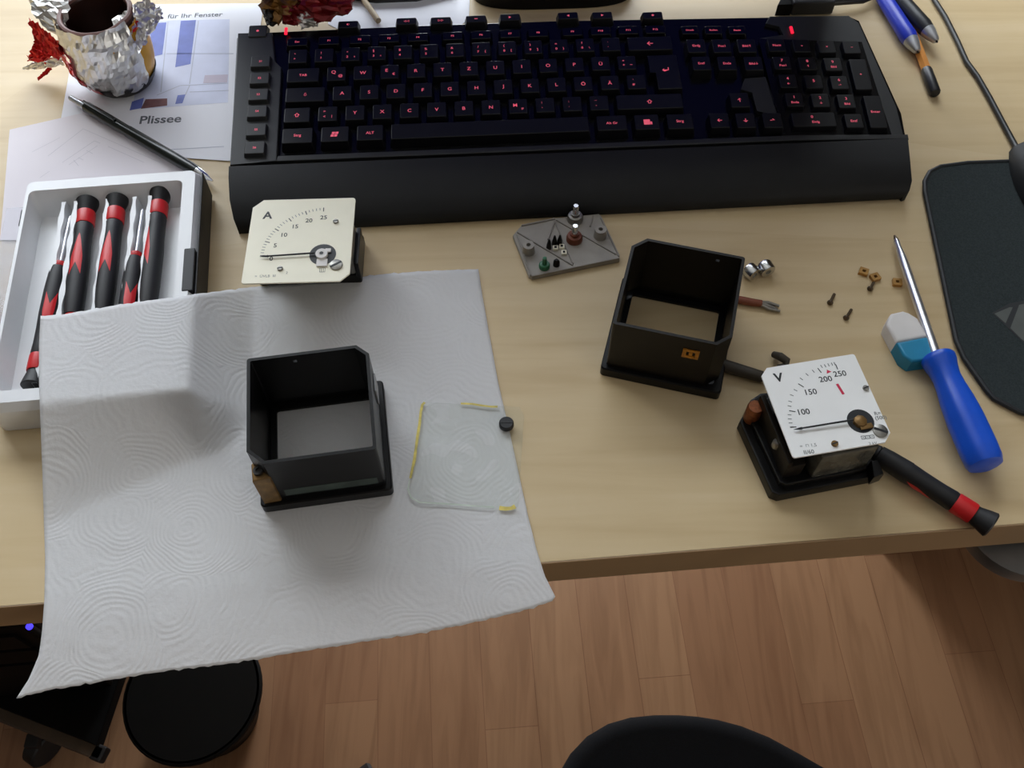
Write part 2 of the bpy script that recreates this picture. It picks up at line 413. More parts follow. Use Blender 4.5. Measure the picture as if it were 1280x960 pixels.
# ------------------------------------------------------------------ desk
e0 = at(0, 756); e1 = at(1279, 650)
ed = (e1 - e0); edge_dir = Vector((math.cos(YAW), math.sin(YAW), 0)); edge_n = Vector((-math.sin(YAW), math.cos(YAW), 0))
mid = (at(300, 735) + at(679, 706) + at(980, 681)) / 3
EDGE0 = mid.dot(edge_n)                        # distance of the front edge along edge_n
DX1 = 900
desk = thing('desk', 'long birch laminate desk with a straight front edge that everything lies on', 'desk', (0, 0, FZ))
def dk(x, n, z): return (edge_dir * x + edge_n * (EDGE0 + n) + Vector((0, 0, z - FZ)))
def dkbox(x0, x1, n0, n1, z0, z1, bev=0):
    m = MB().box(((x0 + x1) / 2, (n0 + n1) / 2, (z0 + z1) / 2), (x1 - x0, n1 - n0, z1 - z0), bev)
    return m.warp(lambda v: dk(v.x, v.y, v.z))
dkbox(-900, DX1, 1.2, 800, -28, 0).build('tabletop', M['wood'], desk)
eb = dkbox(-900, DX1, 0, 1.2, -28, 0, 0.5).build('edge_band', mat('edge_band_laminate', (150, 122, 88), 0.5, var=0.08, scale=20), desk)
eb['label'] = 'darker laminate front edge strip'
for x in (-860,):
    for n in (40, 740): dkbox(x - 30, x + 30, n - 30, n + 30, FZ, -28, 3).build('leg', M['greymetal'], desk)
dkbox(532, DX1, 256, 272, FZ, -28, 2).build('shadow_panel', M['panel'], desk)  # unseen panel added to cast the shadow on the floor at right
c = at(1272, 655, -40) - desk.location / MM
MB().up([(0.01, -9), (30, -9), (34, -6), (35, 0), (35, 6), (30, 6)], c, 40).build('bracket', M['greymetal'], desk)['label'] = 'grey rounded metal bracket under the right end'
# ------------------------------------------------------------------ keyboard
P = 19.05
KX, KY, KYAW, KT = -123.456, 519.569, 0.0465, 0.0747
kroot = thing('keyboard', 'black gaming keyboard with red backlit keys and a wide front palm rest', 'keyboard', (KX, KY, 0), KYAW)
KM = Matrix.Translation((0, 0, 24)) @ Matrix.Rotation(KT, 4, 'X')
KINV = (Matrix.Translation((KX, KY, 0)) @ Matrix.Rotation(KYAW, 4, 'Z')).inverted()
def kuv(px, py, wl=0.0):
    """keyboard-plane coordinates of a photo point at height wl over the key tops"""
    Mw = KINV.inverted() @ KM; o = Mw @ Vector((0, 0, wl)); n = (Mw.to_3x3() @ Vector((0, 0, 1)))
    d = RGT * ((px - 640) / FPX) - UPV * ((py - 480) / FPX) + FWD
    X = EYE + d * ((o - EYE).dot(n) / d.dot(n)); q = Mw.inverted() @ X
    return (q.x, q.y)
def bend(u, v):
    """the key field curves gently away on the right"""
    uu = u - 0.0125 * max(0.0, u - 12) ** 1.5
    return (uu * P, (v - 0.005 * max(0.0, u - 9) ** 2) * P)
def kloc(px, py, z): return KINV @ at(px, py, z)

# deck and palm rest
deck_poly = [kuv(287, 206, -6), kuv(1134, 172, -6), kuv(1128, 140, -6), kuv(1075, 24, -6), kuv(1061, 18, -6), kuv(700, 24, -6), kuv(520, 30, -6), kuv(300, 40, -6), kuv(295, 46, -6)]
MB().prism(deck_poly, -17, -7, 1.5).warp(lambda v: KM @ v).build('deck', M['gloss'], kroot)['label'] = 'glossy black key deck'
left_poly = [kuv(287, 206, -3), kuv(346, 201, -3), kuv(352, 84, -3), kuv(344, 76, -3), kuv(340, 40, -3), kuv(297, 41, -3)]
MB().prism(left_poly, -7, -3, 1.0).warp(lambda v: KM @ v).build('macro_panel', M['deck'], kroot)
right_poly = [kuv(962, 20, -4), kuv(1061, 19, -4), kuv(1075, 28, -4), kuv(1121, 133, -4), kuv(1130, 168, -4), kuv(991, 168, -4), kuv(971, 112, -4), kuv(954, 95, -4), kuv(933, 97, -4), kuv(928, 112, -4), kuv(944, 108, -4), kuv(952, 94, -4), kuv(946, 54, -4), kuv(955, 47, -4), kuv(979, 43, -4), kuv(974, 33, -4), kuv(958, 28, -4)]
right_poly = [kuv(962, 20, -4), kuv(1061, 19, -4), kuv(1074, 28, -4), kuv(1121, 133, -4), kuv(1130, 169, -4), kuv(991, 171, -4), kuv(950, 47, -4), kuv(979, 43, -4), kuv(974, 33, -4), kuv(957, 29, -4)]
MB().prism(right_poly, -7, -4, 1.0).warp(lambda v: KM @ v).build('numpad_panel', M['deck'], kroot)
isl = [kuv(931, 98, -4), kuv(957, 96, -4), kuv(984, 169, -4), kuv(978, 169, -4), kuv(973, 145, -4), kuv(946, 139, -4), kuv(940, 116, -4), kuv(926, 112, -4)]
MB().prism(isl, -7, -3.6, 0.6).warp(lambda v: KM @ v).build('arrow_panel', M['deck'], kroot)
rim = [kuv(345, 202, -3), kuv(992, 176, -3), kuv(1136, 174, -3), kuv(1135, 168, -3), kuv(992, 169, -3), kuv(347, 195, -3)]
MB().prism(rim, -7, -2.6, 0.8).warp(lambda v: KM @ v).build('front_trim', M['deck'], kroot)
npw = [bend(16.42, -2.55), bend(20.6, -2.55), bend(20.6, 2.5), bend(16.42, 2.5)]
MB().prism(npw, -4.1, -3.6, 0.2).warp(lambda v: KM @ v).build('numpad_well', M['gloss'], kroot)
# palm rest: lofted from the deck down to the desk
rows = []
for (pl, pr, z) in (((286, 208), (1135, 173), 19.5), ((285.5, 222), (1137.5, 198), 19), ((287, 250), (1140, 226), 15), ((292, 274), (1137, 238), 10), ((297, 287), (1129, 246), 5), ((301, 292), (1124, 249), 0.6)):
    row = []
    for k in range(33):
        t = k / 32; row.append(kloc(pl[0] + (pr[0] - pl[0]) * t, pl[1] + (pr[1] - pl[1]) * t, z))
    rows.append(row)
mb = MB().grid(rows)
base = [[Vector((p.x, p.y, 0.4)) for p in rows[0]], rows[0]]
mb.grid(base)
mb.grid([[Vector((rows[i][j].x, rows[i][j].y, 0.4)) for i in range(6)] for j in (0,)] + [[rows[i][0] for i in range(6)]])
mb.grid([[Vector((rows[i][32].x, rows[i][32].y, 0.4)) for i in range(6)], [rows[i][32] for i in range(6)]])
mb.build('palm_rest', M['wrist'], kroot, ang=50)
for px, py in ((370, 50), (1020, 40)):
    q = kuv(px, py, -17)
    MB().box((q[0], q[1] - 12, -17 - 8), (30, 10, 16), 1).warp(lambda v: KM @ v).warp(lambda v: Vector((v.x, v.y, max(0.4, v.z)))).build('foot', M['wrist'], kroot)

def key(name, u, v, wdt=1.0, dep=1.0, legend='', lsize=4.2, h=7.0, sc=1.0, lx=0, ly=0, wz=0.0, direct=None, mt='key', lab=None):
    """one key cap: skirted, tapered, dished edges; legends lie on its top"""
    cu, cv = direct if direct else bend(u, v)
    w_ = (wdt * P - 3.4) * sc; d_ = (dep * P - 3.0) * sc
    dx, dy = w_ / 2, d_ / 2
    o = chamfer_rect(w_, d_, r_=1.2); i = [(p[0] * (1 - 2.6 / w_), p[1] * (1 - 2.6 / d_) + 0.6) for p in o]
    mb = MB().prism(o, -h, 0, 0.5, top=i)
    rz = 0.0 if direct else -0.0042 * max(0.0, u - 9)
    m = Matrix.Translation((cu, cv, wz)) @ Matrix.Rotation(rz, 4, 'Z')
    mb.warp(lambda q: KM @ (m @ q))
    k = mb.build(name, M[mt], kroot)
    if legend:
        t = MB()
        parts = legend if isinstance(legend, list) else [(legend, 0, 0, lsize)]
        for s, x, y, sz in parts: t.text(s, sz, (x + lx, y + ly + 0.4, 0.12), bold=0.012)
        t.warp(lambda q: KM @ (m @ q))
        t.build('legend', M['legend'], k)
    return k
def dual(a, b, c_=None):
    L = [(b, -2.2, -2.4, 3.0), (a, -2.2, 2.4, 3.0)]
    if c_: L.append((c_, 3.0, -2.6, 2.8))
    return L
# digit row
nums = [dual('°', '^'), dual('!', '1'), dual('"', '2', '²'), dual('§', '3', '³'), dual('$', '4'), dual('%', '5'), dual('&', '6'), dual('/', '7', '{'), dual('(', '8', '['), dual(')', '9', ']'), dual('=', '0', '}'), dual('?', 'ß', '\\'), dual('`', '´')]
for i, L in enumerate(nums): key('key', -1.5 + i, 2, legend=L)
key('backspace_key', 12, 2, 2.0, legend='←', lsize=6)
key('tab_key', -1.25, 1, 1.5, legend='TAB', lsize=3.0)
for i, s in enumerate('QWERTZUIOPÜ'):
    L = [('Q', -2, 1.5, 4.2), ('@', 3, -2.2, 3.2)] if s == 'Q' else [('E', -2, 1.5, 4.2), ('€', 3, -2.2, 3.2)] if s == 'E' else s
    key('key', i, 1, legend=L)
key('key', 11, 1, legend=[('*', -2.4, 2.2, 3.2), ('+', -2.4, -2, 3.2), ('~', 3, -2, 3.2)])
# two-row enter key
o = [(-0.61 * P, 0.42 * P), (0.62 * P, 0.42 * P), (0.62 * P, -1.42 * P), (-0.37 * P, -1.42 * P), (-0.37 * P, -0.52 * P), (-0.61 * P, -0.52 * P)]
q = bend(12.37, 1)
en = MB().prism(o, -7, 0, 0.6, top=[(x * 0.9, y * 0.95) for x, y in o]).warp(lambda v: KM @ (v + Vector((q[0], q[1], 0)))).build('enter_key', M['key'], kroot)
MB().text('↵', 6, (q[0] + 1, q[1] - 7, 0.12), bold=0.012).warp(lambda v: KM @ v).build('legend', M['legend'], en)
key('caps_lock_key', -1.12, 0, 1.75, legend='⇩', lsize=4)
for i, s in enumerate('ASDFGHJKLÖÄ'): key('key', 0.25 + i, 0, legend=s)
key('key', 11.25, 0, legend=dual("'", '#'))
key('shift_key', -1.37, -1, 1.25, legend='⇧', lsize=4.5)
key('key', -0.25, -1, legend=dual('>', '<', '|'))
for i, s in enumerate('YXCVBNM'):
    key('key', 0.75 + i, -1, legend=[('M', -2, 1, 4.2), ('µ', 3, -2.5, 3.2)] if s == 'M' else s)
for i, L in enumerate((dual(';', ','), dual(':', '.'), dual('_', '-'))): key('key', 7.75 + i, -1, legend=L)
key('shift_key', 11.62, -1, 2.75, legend='⇧', lsize=4.5)
key('control_key', -1.3, -2, 1.4, legend='Strg', lsize=3.2)
wk = key('menu_key', 0.05, -2, 1.3)
wl = MB()
for (x, y, s) in ((-1.2, 1.1, 1.9), (1.2, 1.1, 1.9), (-1.6, -1.2, 1.9), (0.8, -1.2, 1.9)): wl.box((x, y, 0.1), (2.0, 1.9, 0.1))
qq = bend(0.05, -2)
wl.warp(lambda v: KM @ Vector((qq[0] + v.x + v.y * 0.15, qq[1] + v.y + 0.4, v.z))).build('legend', M['legend'], wk)
key('alt_key', 1.32, -2, 1.25, legend='ALT', lsize=3.2)
key('space_bar', 5.68, -2, 7.5)
key('alt_key', 10.12, -2, 1.4, legend='Alt Gr', lsize=3.0)
mk = key('menu_key', 11.4, -2, 1.2)
qq2 = bend(11.4, -2)
wl = MB().box((0, 0.4, 0.1), (4.4, 4.6, 0.1)).box((3.0, -0.6, 0.1), (1.2, 2.4, 0.1))
wl.warp(lambda v: KM @ Vector((qq2[0] + v.x, qq2[1] + v.y, v.z))).build('legend', M['legend'], mk)
key('control_key', 12.62, -2, 1.25, legend='Strg', lsize=3.2)
# function row: low glossy keys
fx = [-1.6, -0.38, 0.82, 1.95, 3.07, 4.42, 5.53, 6.66, 7.76, 9.1, 10.2, 11.28, 12.35]
for u, s in zip(fx, ['Esc'] + ['F%d' % i for i in range(1, 13)]):
    key('function_key', u, 2.93 + 0.005 * max(0, u - 9) ** 2 - 0.016 * max(0, u - 8), 1.08, 0.72, s, 2.6, h=4.0, wz=-2.6, mt='gloss')
for u, v, s in ((13.72, 2.86, 'Druck'), (14.66, 2.86, 'Rollen'), (15.62, 2.86, 'Pause')):
    key('function_key', u, v, 0.95, 0.72, s, 2.3, h=4.0, wz=-2.6, mt='gloss')
# navigation block and arrows
for u, v, s in ((13.8, 1.84, 'Einfg'), (14.8, 1.84, 'Pos1'), (15.8, 1.86, 'Bild↑'), (13.86, 0.92, 'Entf'), (14.86, 0.92, 'Ende'), (15.9, 0.92, 'Bild↓')):
    key('navigation_key', u, v, legend=s, lsize=3.0)
for u, v, s in ((15.03, -0.96, '↑'), (14.1, -1.96, '←'), (15.08, -1.96, '↓'), (16.1, -1.94, '→')):
    key('arrow_key', u, v, legend=s, lsize=4.5)
# number pad
NP = [(17.0, 1.92, 1, 1, 'Num'), (18, 1.92, 1, 1, '÷'), (19, 1.92, 1, 1, '×'), (20, 1.94, 1, 1, '−')]
for i, (a, b) in enumerate((('7', 'Pos1'), ('8', '↑'), ('9', 'Bild'))): NP.append((17.04 + i, 0.98, 1, 1, [(a, 0, 2.6, 3.4), (b, 0, -2.4, 2.8)]))
for i, (a, b) in enumerate((('4', '←'), ('5', ' '), ('6', '→'))): NP.append((17.08 + i, 0.04, 1, 1, [(a, 0, 2.6, 3.4), (b, 0, -2.4, 2.8)] if b != ' ' else [('5', 0, 1, 3.6)]))
for i, (a, b) in enumerate((('1', 'Ende'), ('2', '↓'), ('3', 'Bild'))): NP.append((17.14 + i, -0.9, 1, 1, [(a, 0, 2.6, 3.4), (b, 0, -2.4, 2.8)]))
NP += [(17.68, -1.86, 2, 1, [('0', -1, 2.6, 3.4), ('Einfg', 1, -2.4, 2.8)]), (19.2, -1.86, 1, 1, 'Entf'), (20.02, 0.52, 1, 1.95, '+'), (20.14, -1.36, 1, 1.95, 'Enter')]
for u, v, a, b, L in NP: key('numpad_key', u, v, a * 0.95, b * 0.95, L, 3.0)
# macro keys on the left strip, media buttons along the back edge, indicator lamps
for i, (px, py) in enumerate(((325.5, 77), (324.3, 98), (322.8, 118.5), (321.2, 139.5), (320, 162.5), (318, 185))):
    key('macro_key', 0, 0, 1.02, 0.86, 'S%d' % (i + 1), 2.6, direct=kuv(px, py, 0.0), h=5, wz=0, mt='deck')
key('macro_key', 0, 0, 1.0, 0.9, '●', 2.6, direct=kuv(322, 39, -2), h=4, wz=-2.0, mt='deck')
for (px, py, s) in ((435, 31, '◐'), (508, 27, '◁◁'), (551, 26, '▷▷'), (595, 24, '▬'), (637.5, 22, '▶'), (710, 20, '◀'), (753, 19.5, '▶'), (816, 19.5, '◆')):
    key('media_button', 0, 0, 1.08, 0.66, s, 2.4, direct=kuv(px, py, -2.0), h=5, wz=-2.0, mt='key')
for px, py in ((357.5, 39), (989.5, 37.5)):
    q = kuv(px, py, -3)
    MB().box((q[0], q[1], -3.0), (2.2, 7.0, 1.4), 0.5).warp(lambda v: KM @ v).build('indicator_light', M['led'], kroot)

# ------------------------------------------------------------------ paper towel
CASE = [at(28, 226, 27), at(241, 210, 27), at(215, 490, 27), at(2, 500, 27)]
cc = sum(CASE, Vector()) / 4
ang_c = R(4.0)
cx_, cy_ = Vector((math.cos(ang_c), math.sin(ang_c), 0)), Vector((-math.sin(ang_c), math.cos(ang_c), 0))
shear = 0.10
CW, CD, CH = 111.0, 173.0, 26.0
ca = R(7.5)    # tray axes
cX, cY = Vector((math.cos(R(4.5)), math.sin(R(4.5)), 0)), Vector((math.cos(R(97.8)), math.sin(R(97.8)), 0))
def case_sd(x, y):
    d = Vector((x - cc.x, y - cc.y, 0)); ang = R(6.5); a = d.x * math.cos(ang) + d.y * math.sin(ang); b = -d.x * math.sin(ang) + d.y * math.cos(ang)
    qx, qy = abs(a) - CW / 2 - 3.5, abs(b) - CD / 2 - 3
    return math.hypot(max(qx, 0), max(qy, 0)) + min(max(qx, qy), 0)
TOPZ = 27.8
AMC = at(385, 335, 12)
def towel_h(x, y):
    s = case_sd(x, y)
    h = 0.7
    dx_ = Vector((x - cc.x, y - cc.y, 0)); aa = dx_.x * math.cos(R(6.5)) + dx_.y * math.sin(R(6.5))
    fall = 30.0 + 46.0 * max(0.0, min(1.0, (58 - aa) / 110.0))
    k = max(0.0, min(1.0, s / fall)); h = max(h, 0.7 + (TOPZ - 0.7) * (1 - k) ** 1.35)
    d = math.hypot((x - AMC.x) / 52, (y - AMC.y + 30) / 26)
    h += 2.5 * math.exp(-d * d * 1.6)
    e = EDGE0 - (x * edge_n.x + y * edge_n.y)          # beyond the desk edge
    if e > -25:
        t = e + 25
        h -= 0.0 if t < 0 else min(0.0105 * max(0, t - 20) ** 1.62, 200)
    return h
def tp(px, py):
    z = 5.0
    for _ in range(25):
        v = at(px, py, z); z = 0.5 * z + 0.5 * towel_h(v.x, v.y)
    return at(px, py, z)
def resample(pts, n):
    L = [0.0]
    for a, b in zip(pts, pts[1:]): L.append(L[-1] + math.hypot(b[0] - a[0], b[1] - a[1]))
    out = []
    for k in range(n + 1):
        s = L[-1] * k / n; i = 0
        while i < len(L) - 2 and L[i + 1] < s: i += 1
        t = (s - L[i]) / max(1e-9, L[i + 1] - L[i]); out.append((pts[i][0] + (pts[i + 1][0] - pts[i][0]) * t, pts[i][1] + (pts[i + 1][1] - pts[i][1]) * t))
    return out
NT, NL = 110, 90
top_e = resample([(51, 395), (75, 394), (110, 388), (150, 381), (200, 374), (260, 366), (300, 361), (345, 357), (380, 354), (430, 349), (480, 343), (540, 339), (598, 337)], NT)
bot_e = resample([(21, 873), (60, 863), (100, 857), (150, 848), (200, 840), (260, 833), (300, 828), (350, 819), (400, 811), (470, 800), (520, 793), (580, 781), (620, 772), (660, 762), (690, 752), (694, 746)], NT)
lef_e = resample([(51, 395), (49, 430), (49, 480), (51, 530), (53, 580), (55, 640), (57, 700), (56, 750), (53, 790), (49, 820), (36, 850), (21, 873)], NL)
rig_e = resample([(598, 337), (603, 370), (612, 420), (623, 480), (637, 540), (649, 595), (660, 645), (670, 685), (681, 720), (694, 746)], NL)
te = [Vector(tp(*p)) for p in top_e]; be = [Vector(tp(*p)) for p in bot_e]; le = [Vector(tp(*p)) for p in lef_e]; re_ = [Vector(tp(*p)) for p in rig_e]
rows = []
for i in range(NL + 1):
    t = i / NL; row = []
    for j in range(NT + 1):
        s = j / NT
        c = te[j] * (1 - t) + be[j] * t + le[i] * (1 - s) + re_[i] * s - (te[0] * (1 - s) * (1 - t) + te[NT] * s * (1 - t) + be[0] * (1 - s) * t + be[NT] * s * t)
        if i in (0, NL):
            c += Vector((noise.noise((s * 60, t, 3)) * 0.6, noise.noise((s * 75, t, 7)) * 1.0, 0))
        z = towel_h(c.x, c.y) + 0.25 * (noise.noise((c.x / 9, c.y / 9, 1)) + 1) * min(1, case_sd(c.x, c.y) / 30 if case_sd(c.x, c.y) > 0 else 0)
        row.append(Vector((c.x, c.y, z)))
    rows.append(row)
tw = MB().grid(rows).build('paper_towel', M['towel'], ang=180)
so = tw.modifiers.new('thickness', 'SOLIDIFY'); so.thickness = 0.0003; so.offset = 1
tag(tw, 'white embossed paper towel sheet hanging over the front edge of the desk', 'paper towel')

# ------------------------------------------------------------------ meter housings (lying face down)
def housing(name, label, FL, FR, base_z, body, corner, hole_t, group):
    A, B = at(*FL, base_z), at(*FR, base_z); e = (B - A).normalized(); n = Vector((-e.y, e.x, 0))
    c = (A + B) / 2 + n * 36; c.z = base_z
    h = thing(name, label, 'meter housing', c, math.atan2(e.y, e.x), group)
    # bezel: a frame with a square window
    out = chamfer_rect(72, 72, r_=2.5); mid_ = chamfer_rect(62, 62, r_=2.0); m = len(out)
    mb = MB(); lo = 0.3
    def ring(a, za, b, zb): mb.raw([(p[0], p[1], za) for p in a] + [(p[0], p[1], zb) for p in b], [(i, (i + 1) % m, m + (i + 1) % m, m + i) for i in range(m)])
    out2 = chamfer_rect(70.6, 70.6, r_=2.5); win = chamfer_rect(55, 55, r_=1.5)
    ring(win, lo, out, lo); ring(out, lo, out, 6.8); ring(out, 6.8, out2, 7.6); ring(out2, 7.6, mid_, 7.6); ring(mid_, 7.6, mid_, 2.2); ring(mid_, 2.2, win, 2.2); ring(win, 2.2, win, lo)
    mb.build('bezel', M['bakelite'], h)
    # walls with two cut corners, a small hole in the back wall
    o_ = chamfer_rect(66, 66, r_=1.6, **corner); i_ = chamfer_rect(62.4, 62.4, r_=0.9, **{k: v - 1 for k, v in corner.items()})
    hx = hole_t
    def ins(poly, y):       # add hole corners on the back side
        P_ = []; done = False
        for k in range(len(poly)):
            P_.append(poly[k]); a = poly[k]; b = poly[(k + 1) % len(poly)]
            if not done and abs(a[1] - y) < 0.01 and abs(b[1] - y) < 0.01 and abs(b[0] - a[0]) > 20:
                xs = (hx - 1.1, hx + 1.1) if b[0] > a[0] else (hx + 1.1, hx - 1.1)
                P_ += [(xs[0], y), (xs[1], y)]; done = True
                idx = len(P_) - 2
        return P_, idx
    o2, ho = ins(o_, 33.0); i2, hi = ins(i_, 31.2)
    assert ho == hi and len(o2) == len(i2)
    n_ = len(o2); zs = [7.3, 43.6, 45.6, 50.0]; w_ = MB()
    vs = [(p[0], p[1], z) for z in zs for p in o2] + [(p[0], p[1], z) for z in zs for p in i2]
    off = n_ * len(zs); fs = []
    for lv in range(3):
        for k in range(n_):
            if lv == 1 and k == ho: continue
            k2 = (k + 1) % n_
            fs.append((lv * n_ + k, lv * n_ + k2, (lv + 1) * n_ + k2, (lv + 1) * n_ + k))
            fs.append((off + lv * n_ + k, off + (lv + 1) * n_ + k, off + (lv + 1) * n_ + k2, off + lv * n_ + k2))
    for k in range(n_):
        k2 = (k + 1) % n_
        fs.append((3 * n_ + k, 3 * n_ + k2, off + 3 * n_ + k2, off + 3 * n_ + k)); fs.append((k, off + k, off + k2, k2))
    a, b = ho, ho + 1
    for (p, q_) in (((1, a), (1, b)), ((1, b), (2, b)), ((2, b), (2, a)), ((2, a), (1, a))):
        i0 = p[0] * n_ + p[1]; i1 = q_[0] * n_ + q_[1]; fs.append((i0, i1, off + i1, off + i0))
    w_.raw(vs, fs)
    w_.build('housing', M[body], h)
    return h
HL = housing('meter_housing', 'empty black meter housing lying on the white paper towel', (331, 641), (491, 619), 1.4, 'bakelite', dict(tr=6.5, bl=8.5), -8, 'emptied square meter housings')
# brass clip on the cut corner, grey streak on the front wall
cl = MB().box((-33.0, -30.5, 21), (9, 8.5, 21), 0.8, M_=T(0, 0, 0, 0)).box((-35.5, -33.5, 33), (5, 5, 4), 1.0)
cl = MB().prism([(-34.2, -24.5), (-33.2, -23.2), (-23.8, -32.4), (-24.6, -34.0), (-33.5, -34.4)], 8, 36, 1.0)
cl.build('clip', M['brass'], HL)['label'] = 'tarnished brass clip on the cut corner'
MB().up([(0.01, 0), (2.6, 0), (2.6, 2), (1.2, 2), (1.2, 1.0), (0.01, 1.0)], (-30.2, -29.5, 36), 14).build('clip_pin', M['darkrim'], HL)
MB().box((4, -33.05, 15), (50, 0.3, 7), 0.1).build('front_strip', mat('greenish_grey_strip', (58, 70, 64), 0.4, var=0.4, scale=90), HL)['label'] = 'greenish grey mottled strip'
MB().box((33.6, 16, 30), (1.2, 12, 14), 0.4).build('side_tab', M['greymetal'], HL)['label'] = 'grey metal tab on the right wall'
HR = housing('meter_housing', 'empty black meter housing on bare desk with amber tab on its front wall', (751, 469), (896, 500), 0.2, 'bakebrown', dict(tl=8.0, br=7.5), 18, 'emptied square meter housings')
tb = MB().box((0, -33.2, 0), (9.5, 0.8, 8), 0.2)
tb = MB()
for (x, z, sx, sz) in ((-3.6, 0, 2.2, 8), (3.6, 0, 2.2, 8), (0, -3, 5.4, 2), (0, 2.8, 5.4, 1.8), (0, 0, 2, 3)): tb.box((13 + x, -33.3, 37 + z), (sx, 1.0, sz), 0.25)
tb.build('tab', M['orange'], HR)['label'] = 'amber lacquered metal tab'

# ------------------------------------------------------------------ glass pane with glue residue and zero screw
gq = [at(527, 503, 2.2), at(653, 514, 2.2), at(646, 637, 2.2), at(511, 628, 2.2)]
gc = sum(gq, Vector()) / 4
gp = thing('glass_pane', 'clear square meter glass with yellow glue residue lying on the towel edge', 'glass pane', (gc.x, gc.y, 1.2))
def gl(px, py, z): v = at(px, py, z); return (v.x - gc.x, v.y - gc.y)
gpoly = [gl(*p, 2.2) for p in ((529, 503), (650, 509), (655, 520), (648, 632), (642, 638), (524, 629), (511, 618), (512, 608))]
MB().prism(gpoly[::-1], 0.1, 1.6, 0.25).build('pane', M['glass'], gp)
def strip(pts, w0):
    vs = [Vector(gl(x, y, 2.8) + (0,)) for x, y in pts]; mb = MB(); rows = [[], []]
    for i, p in enumerate(vs):
        t = (vs[min(i + 1, len(vs) - 1)] - vs[max(0, i - 1)]).normalized(); nn = Vector((-t.y, t.x, 0))
        wv = w0 * (0.7 + 0.6 * abs(noise.noise((i * 1.7, w0, 5)) + 0.3))
        rows[0].append(p + nn * wv + Vector((0, 0, 1.75))); rows[1].append(p - nn * wv + Vector((0, 0, 1.75)))
    return mb.grid(rows)
strip([(531, 503), (528, 506), (526, 515), (524.5, 530), (522, 545), (520, 560), (518, 575), (515, 588), (513, 598)], 0.9).build('glue_residue', M['residue'], gp)
strip([(576, 504.5), (590, 505), (602, 507), (614, 508.5), (622, 508.5)], 0.7).build('glue_residue', M['residue'], gp)
strip([(624, 635), (632, 636), (639, 635.5), (644, 633)], 1.3).build('glue_residue', M['residue'], gp)
strip([(512, 600), (510, 612), (514, 622), (524, 628), (560, 630), (600, 633), (618, 634)], 0.5).build('edge_bevel', M['paleedge'], gp)
v = at(633, 529, 5)
MB().up([(0.01, 1.5), (4.3, 1.5), (4.3, 4.0), (3.7, 5.0), (0.01, 5.0)], (v.x - gc.x, v.y - gc.y, 0), 24).box((v.x - gc.x, v.y - gc.y, 5.1), (7.0, 1.0, 0.3), 0).build('zero_screw', M['gripblack'], gp)['label'] = 'round black slotted zero screw'

# ------------------------------------------------------------------ meter dials
def dial_frame(tl, tr, br, bl, z):
    q = [at(*p, z) for p in (tl, tr, br, bl)]; c = sum(q, Vector()) / 4
    ex = ((q[1] - q[0]) + (q[2] - q[3])).normalized(); wd = ((q[1] - q[0]).length + (q[2] - q[3]).length) / 2; dp = ((q[0] - q[3]).length + (q[1] - q[2]).length) / 2
    return c, math.atan2(ex.y, ex.x), wd, dp
def bar(mb, a, b, w_, z):
    a = Vector((a[0], a[1], 0)); b = Vector((b[0], b[1], 0)); t = (b - a).normalized(); n = Vector((-t.y, t.x, 0)) * w_ / 2; zz = Vector((0, 0, z))
    mb.raw([a + n + zz, b + n + zz, b - n + zz, a - n + zz], [(0, 1, 2, 3)])
def disc(mb, x, y, r_, z, n=20): mb.raw([(x + r_ * math.cos(2 * math.pi * k / n), y + r_ * math.sin(2 * math.pi * k / n), z) for k in range(n)], [tuple(range(n))])

# ammeter
AZ = 40.0
c, rz, wd, dp = dial_frame((311, 251), (440.6, 247), (440.6, 351), (308, 354), AZ)
am = thing('ammeter', 'opened ammeter with a cream dial reading A beside the keyboard palm rest', 'panel meter', (c.x, c.y, 0), rz, 'opened panel meters')
plate_poly = chamfer_rect(wd, dp, tl=6.2, br=5.5, r_=2.0)
apl = MB().prism(plate_poly[::-1], AZ - 1.0, AZ, 0.2).build('dial_plate', M['cream'], am)
apl['label'] = 'cream dial plate'
am_inv = (T(c.x, c.y, 0, rz)).inverted()
def aml(px, py, z=AZ): v = am_inv @ at(px, py, z); return (v.x, v.y)
def apx(x, y): return aml(280 + x * 0.15625, 230 + y * 0.15625)      # from the enlarged view of the dial
pr = MB(); gr = MB(); ZP = AZ + 0.08
piv = Vector(apx(785, 570) + (0,)); zero = Vector(apx(285, 585) + (0,)); full = Vector(apx(797, 205) + (0,))
a0 = math.atan2((Vector(apx(310, 573) + (0,)) - piv).y, (Vector(apx(310, 573) + (0,)) - piv).x); a1 = math.atan2((full - piv).y, (full - piv).x)
if a0 < 0: a0 += 2 * math.pi
r0 = (Vector(apx(310, 573) + (0,)) - piv).length; r1 = (full - piv).length
for k in range(26):
    t = k / 25; a = a0 + (a1 - a0) * t; rr = r0 + (r1 - r0) * t
    big = k % 5 == 0
    d = Vector((math.cos(a), math.sin(a), 0))
    bar(pr if big else gr, piv + d * (rr + 1.6), piv + d * (rr - (1.6 if big else 0.4)), 0.55 if big else 0.4, ZP)
for s, x, y in (('25', 797, 268), ('20', 680, 292), ('15', 572, 340), ('10', 483, 407), ('5', 410, 492), ('0', 378, 597)):
    q = apx(x, y); pr.text(s, 4.4, (q[0], q[1], ZP), bold=0.012)
q = apx(350, 250); pr.text('A', 8.0, (q[0], q[1], ZP), bold=0.03)
q = apx(330, 735); gr.text('=  ÜVLB  III', 2.6, (q[0], q[1], ZP))
q = apx(503, 710); gr.text('2', 2.4, (q[0], q[1], ZP))
q = apx(787, 688); pr.text('▥', 4.6, (q[0], q[1], ZP))
pr.build('dial_print', M['print'], apl, fixn=False); gr.build('dial_print', M['printgrey'], apl, fixn=False)
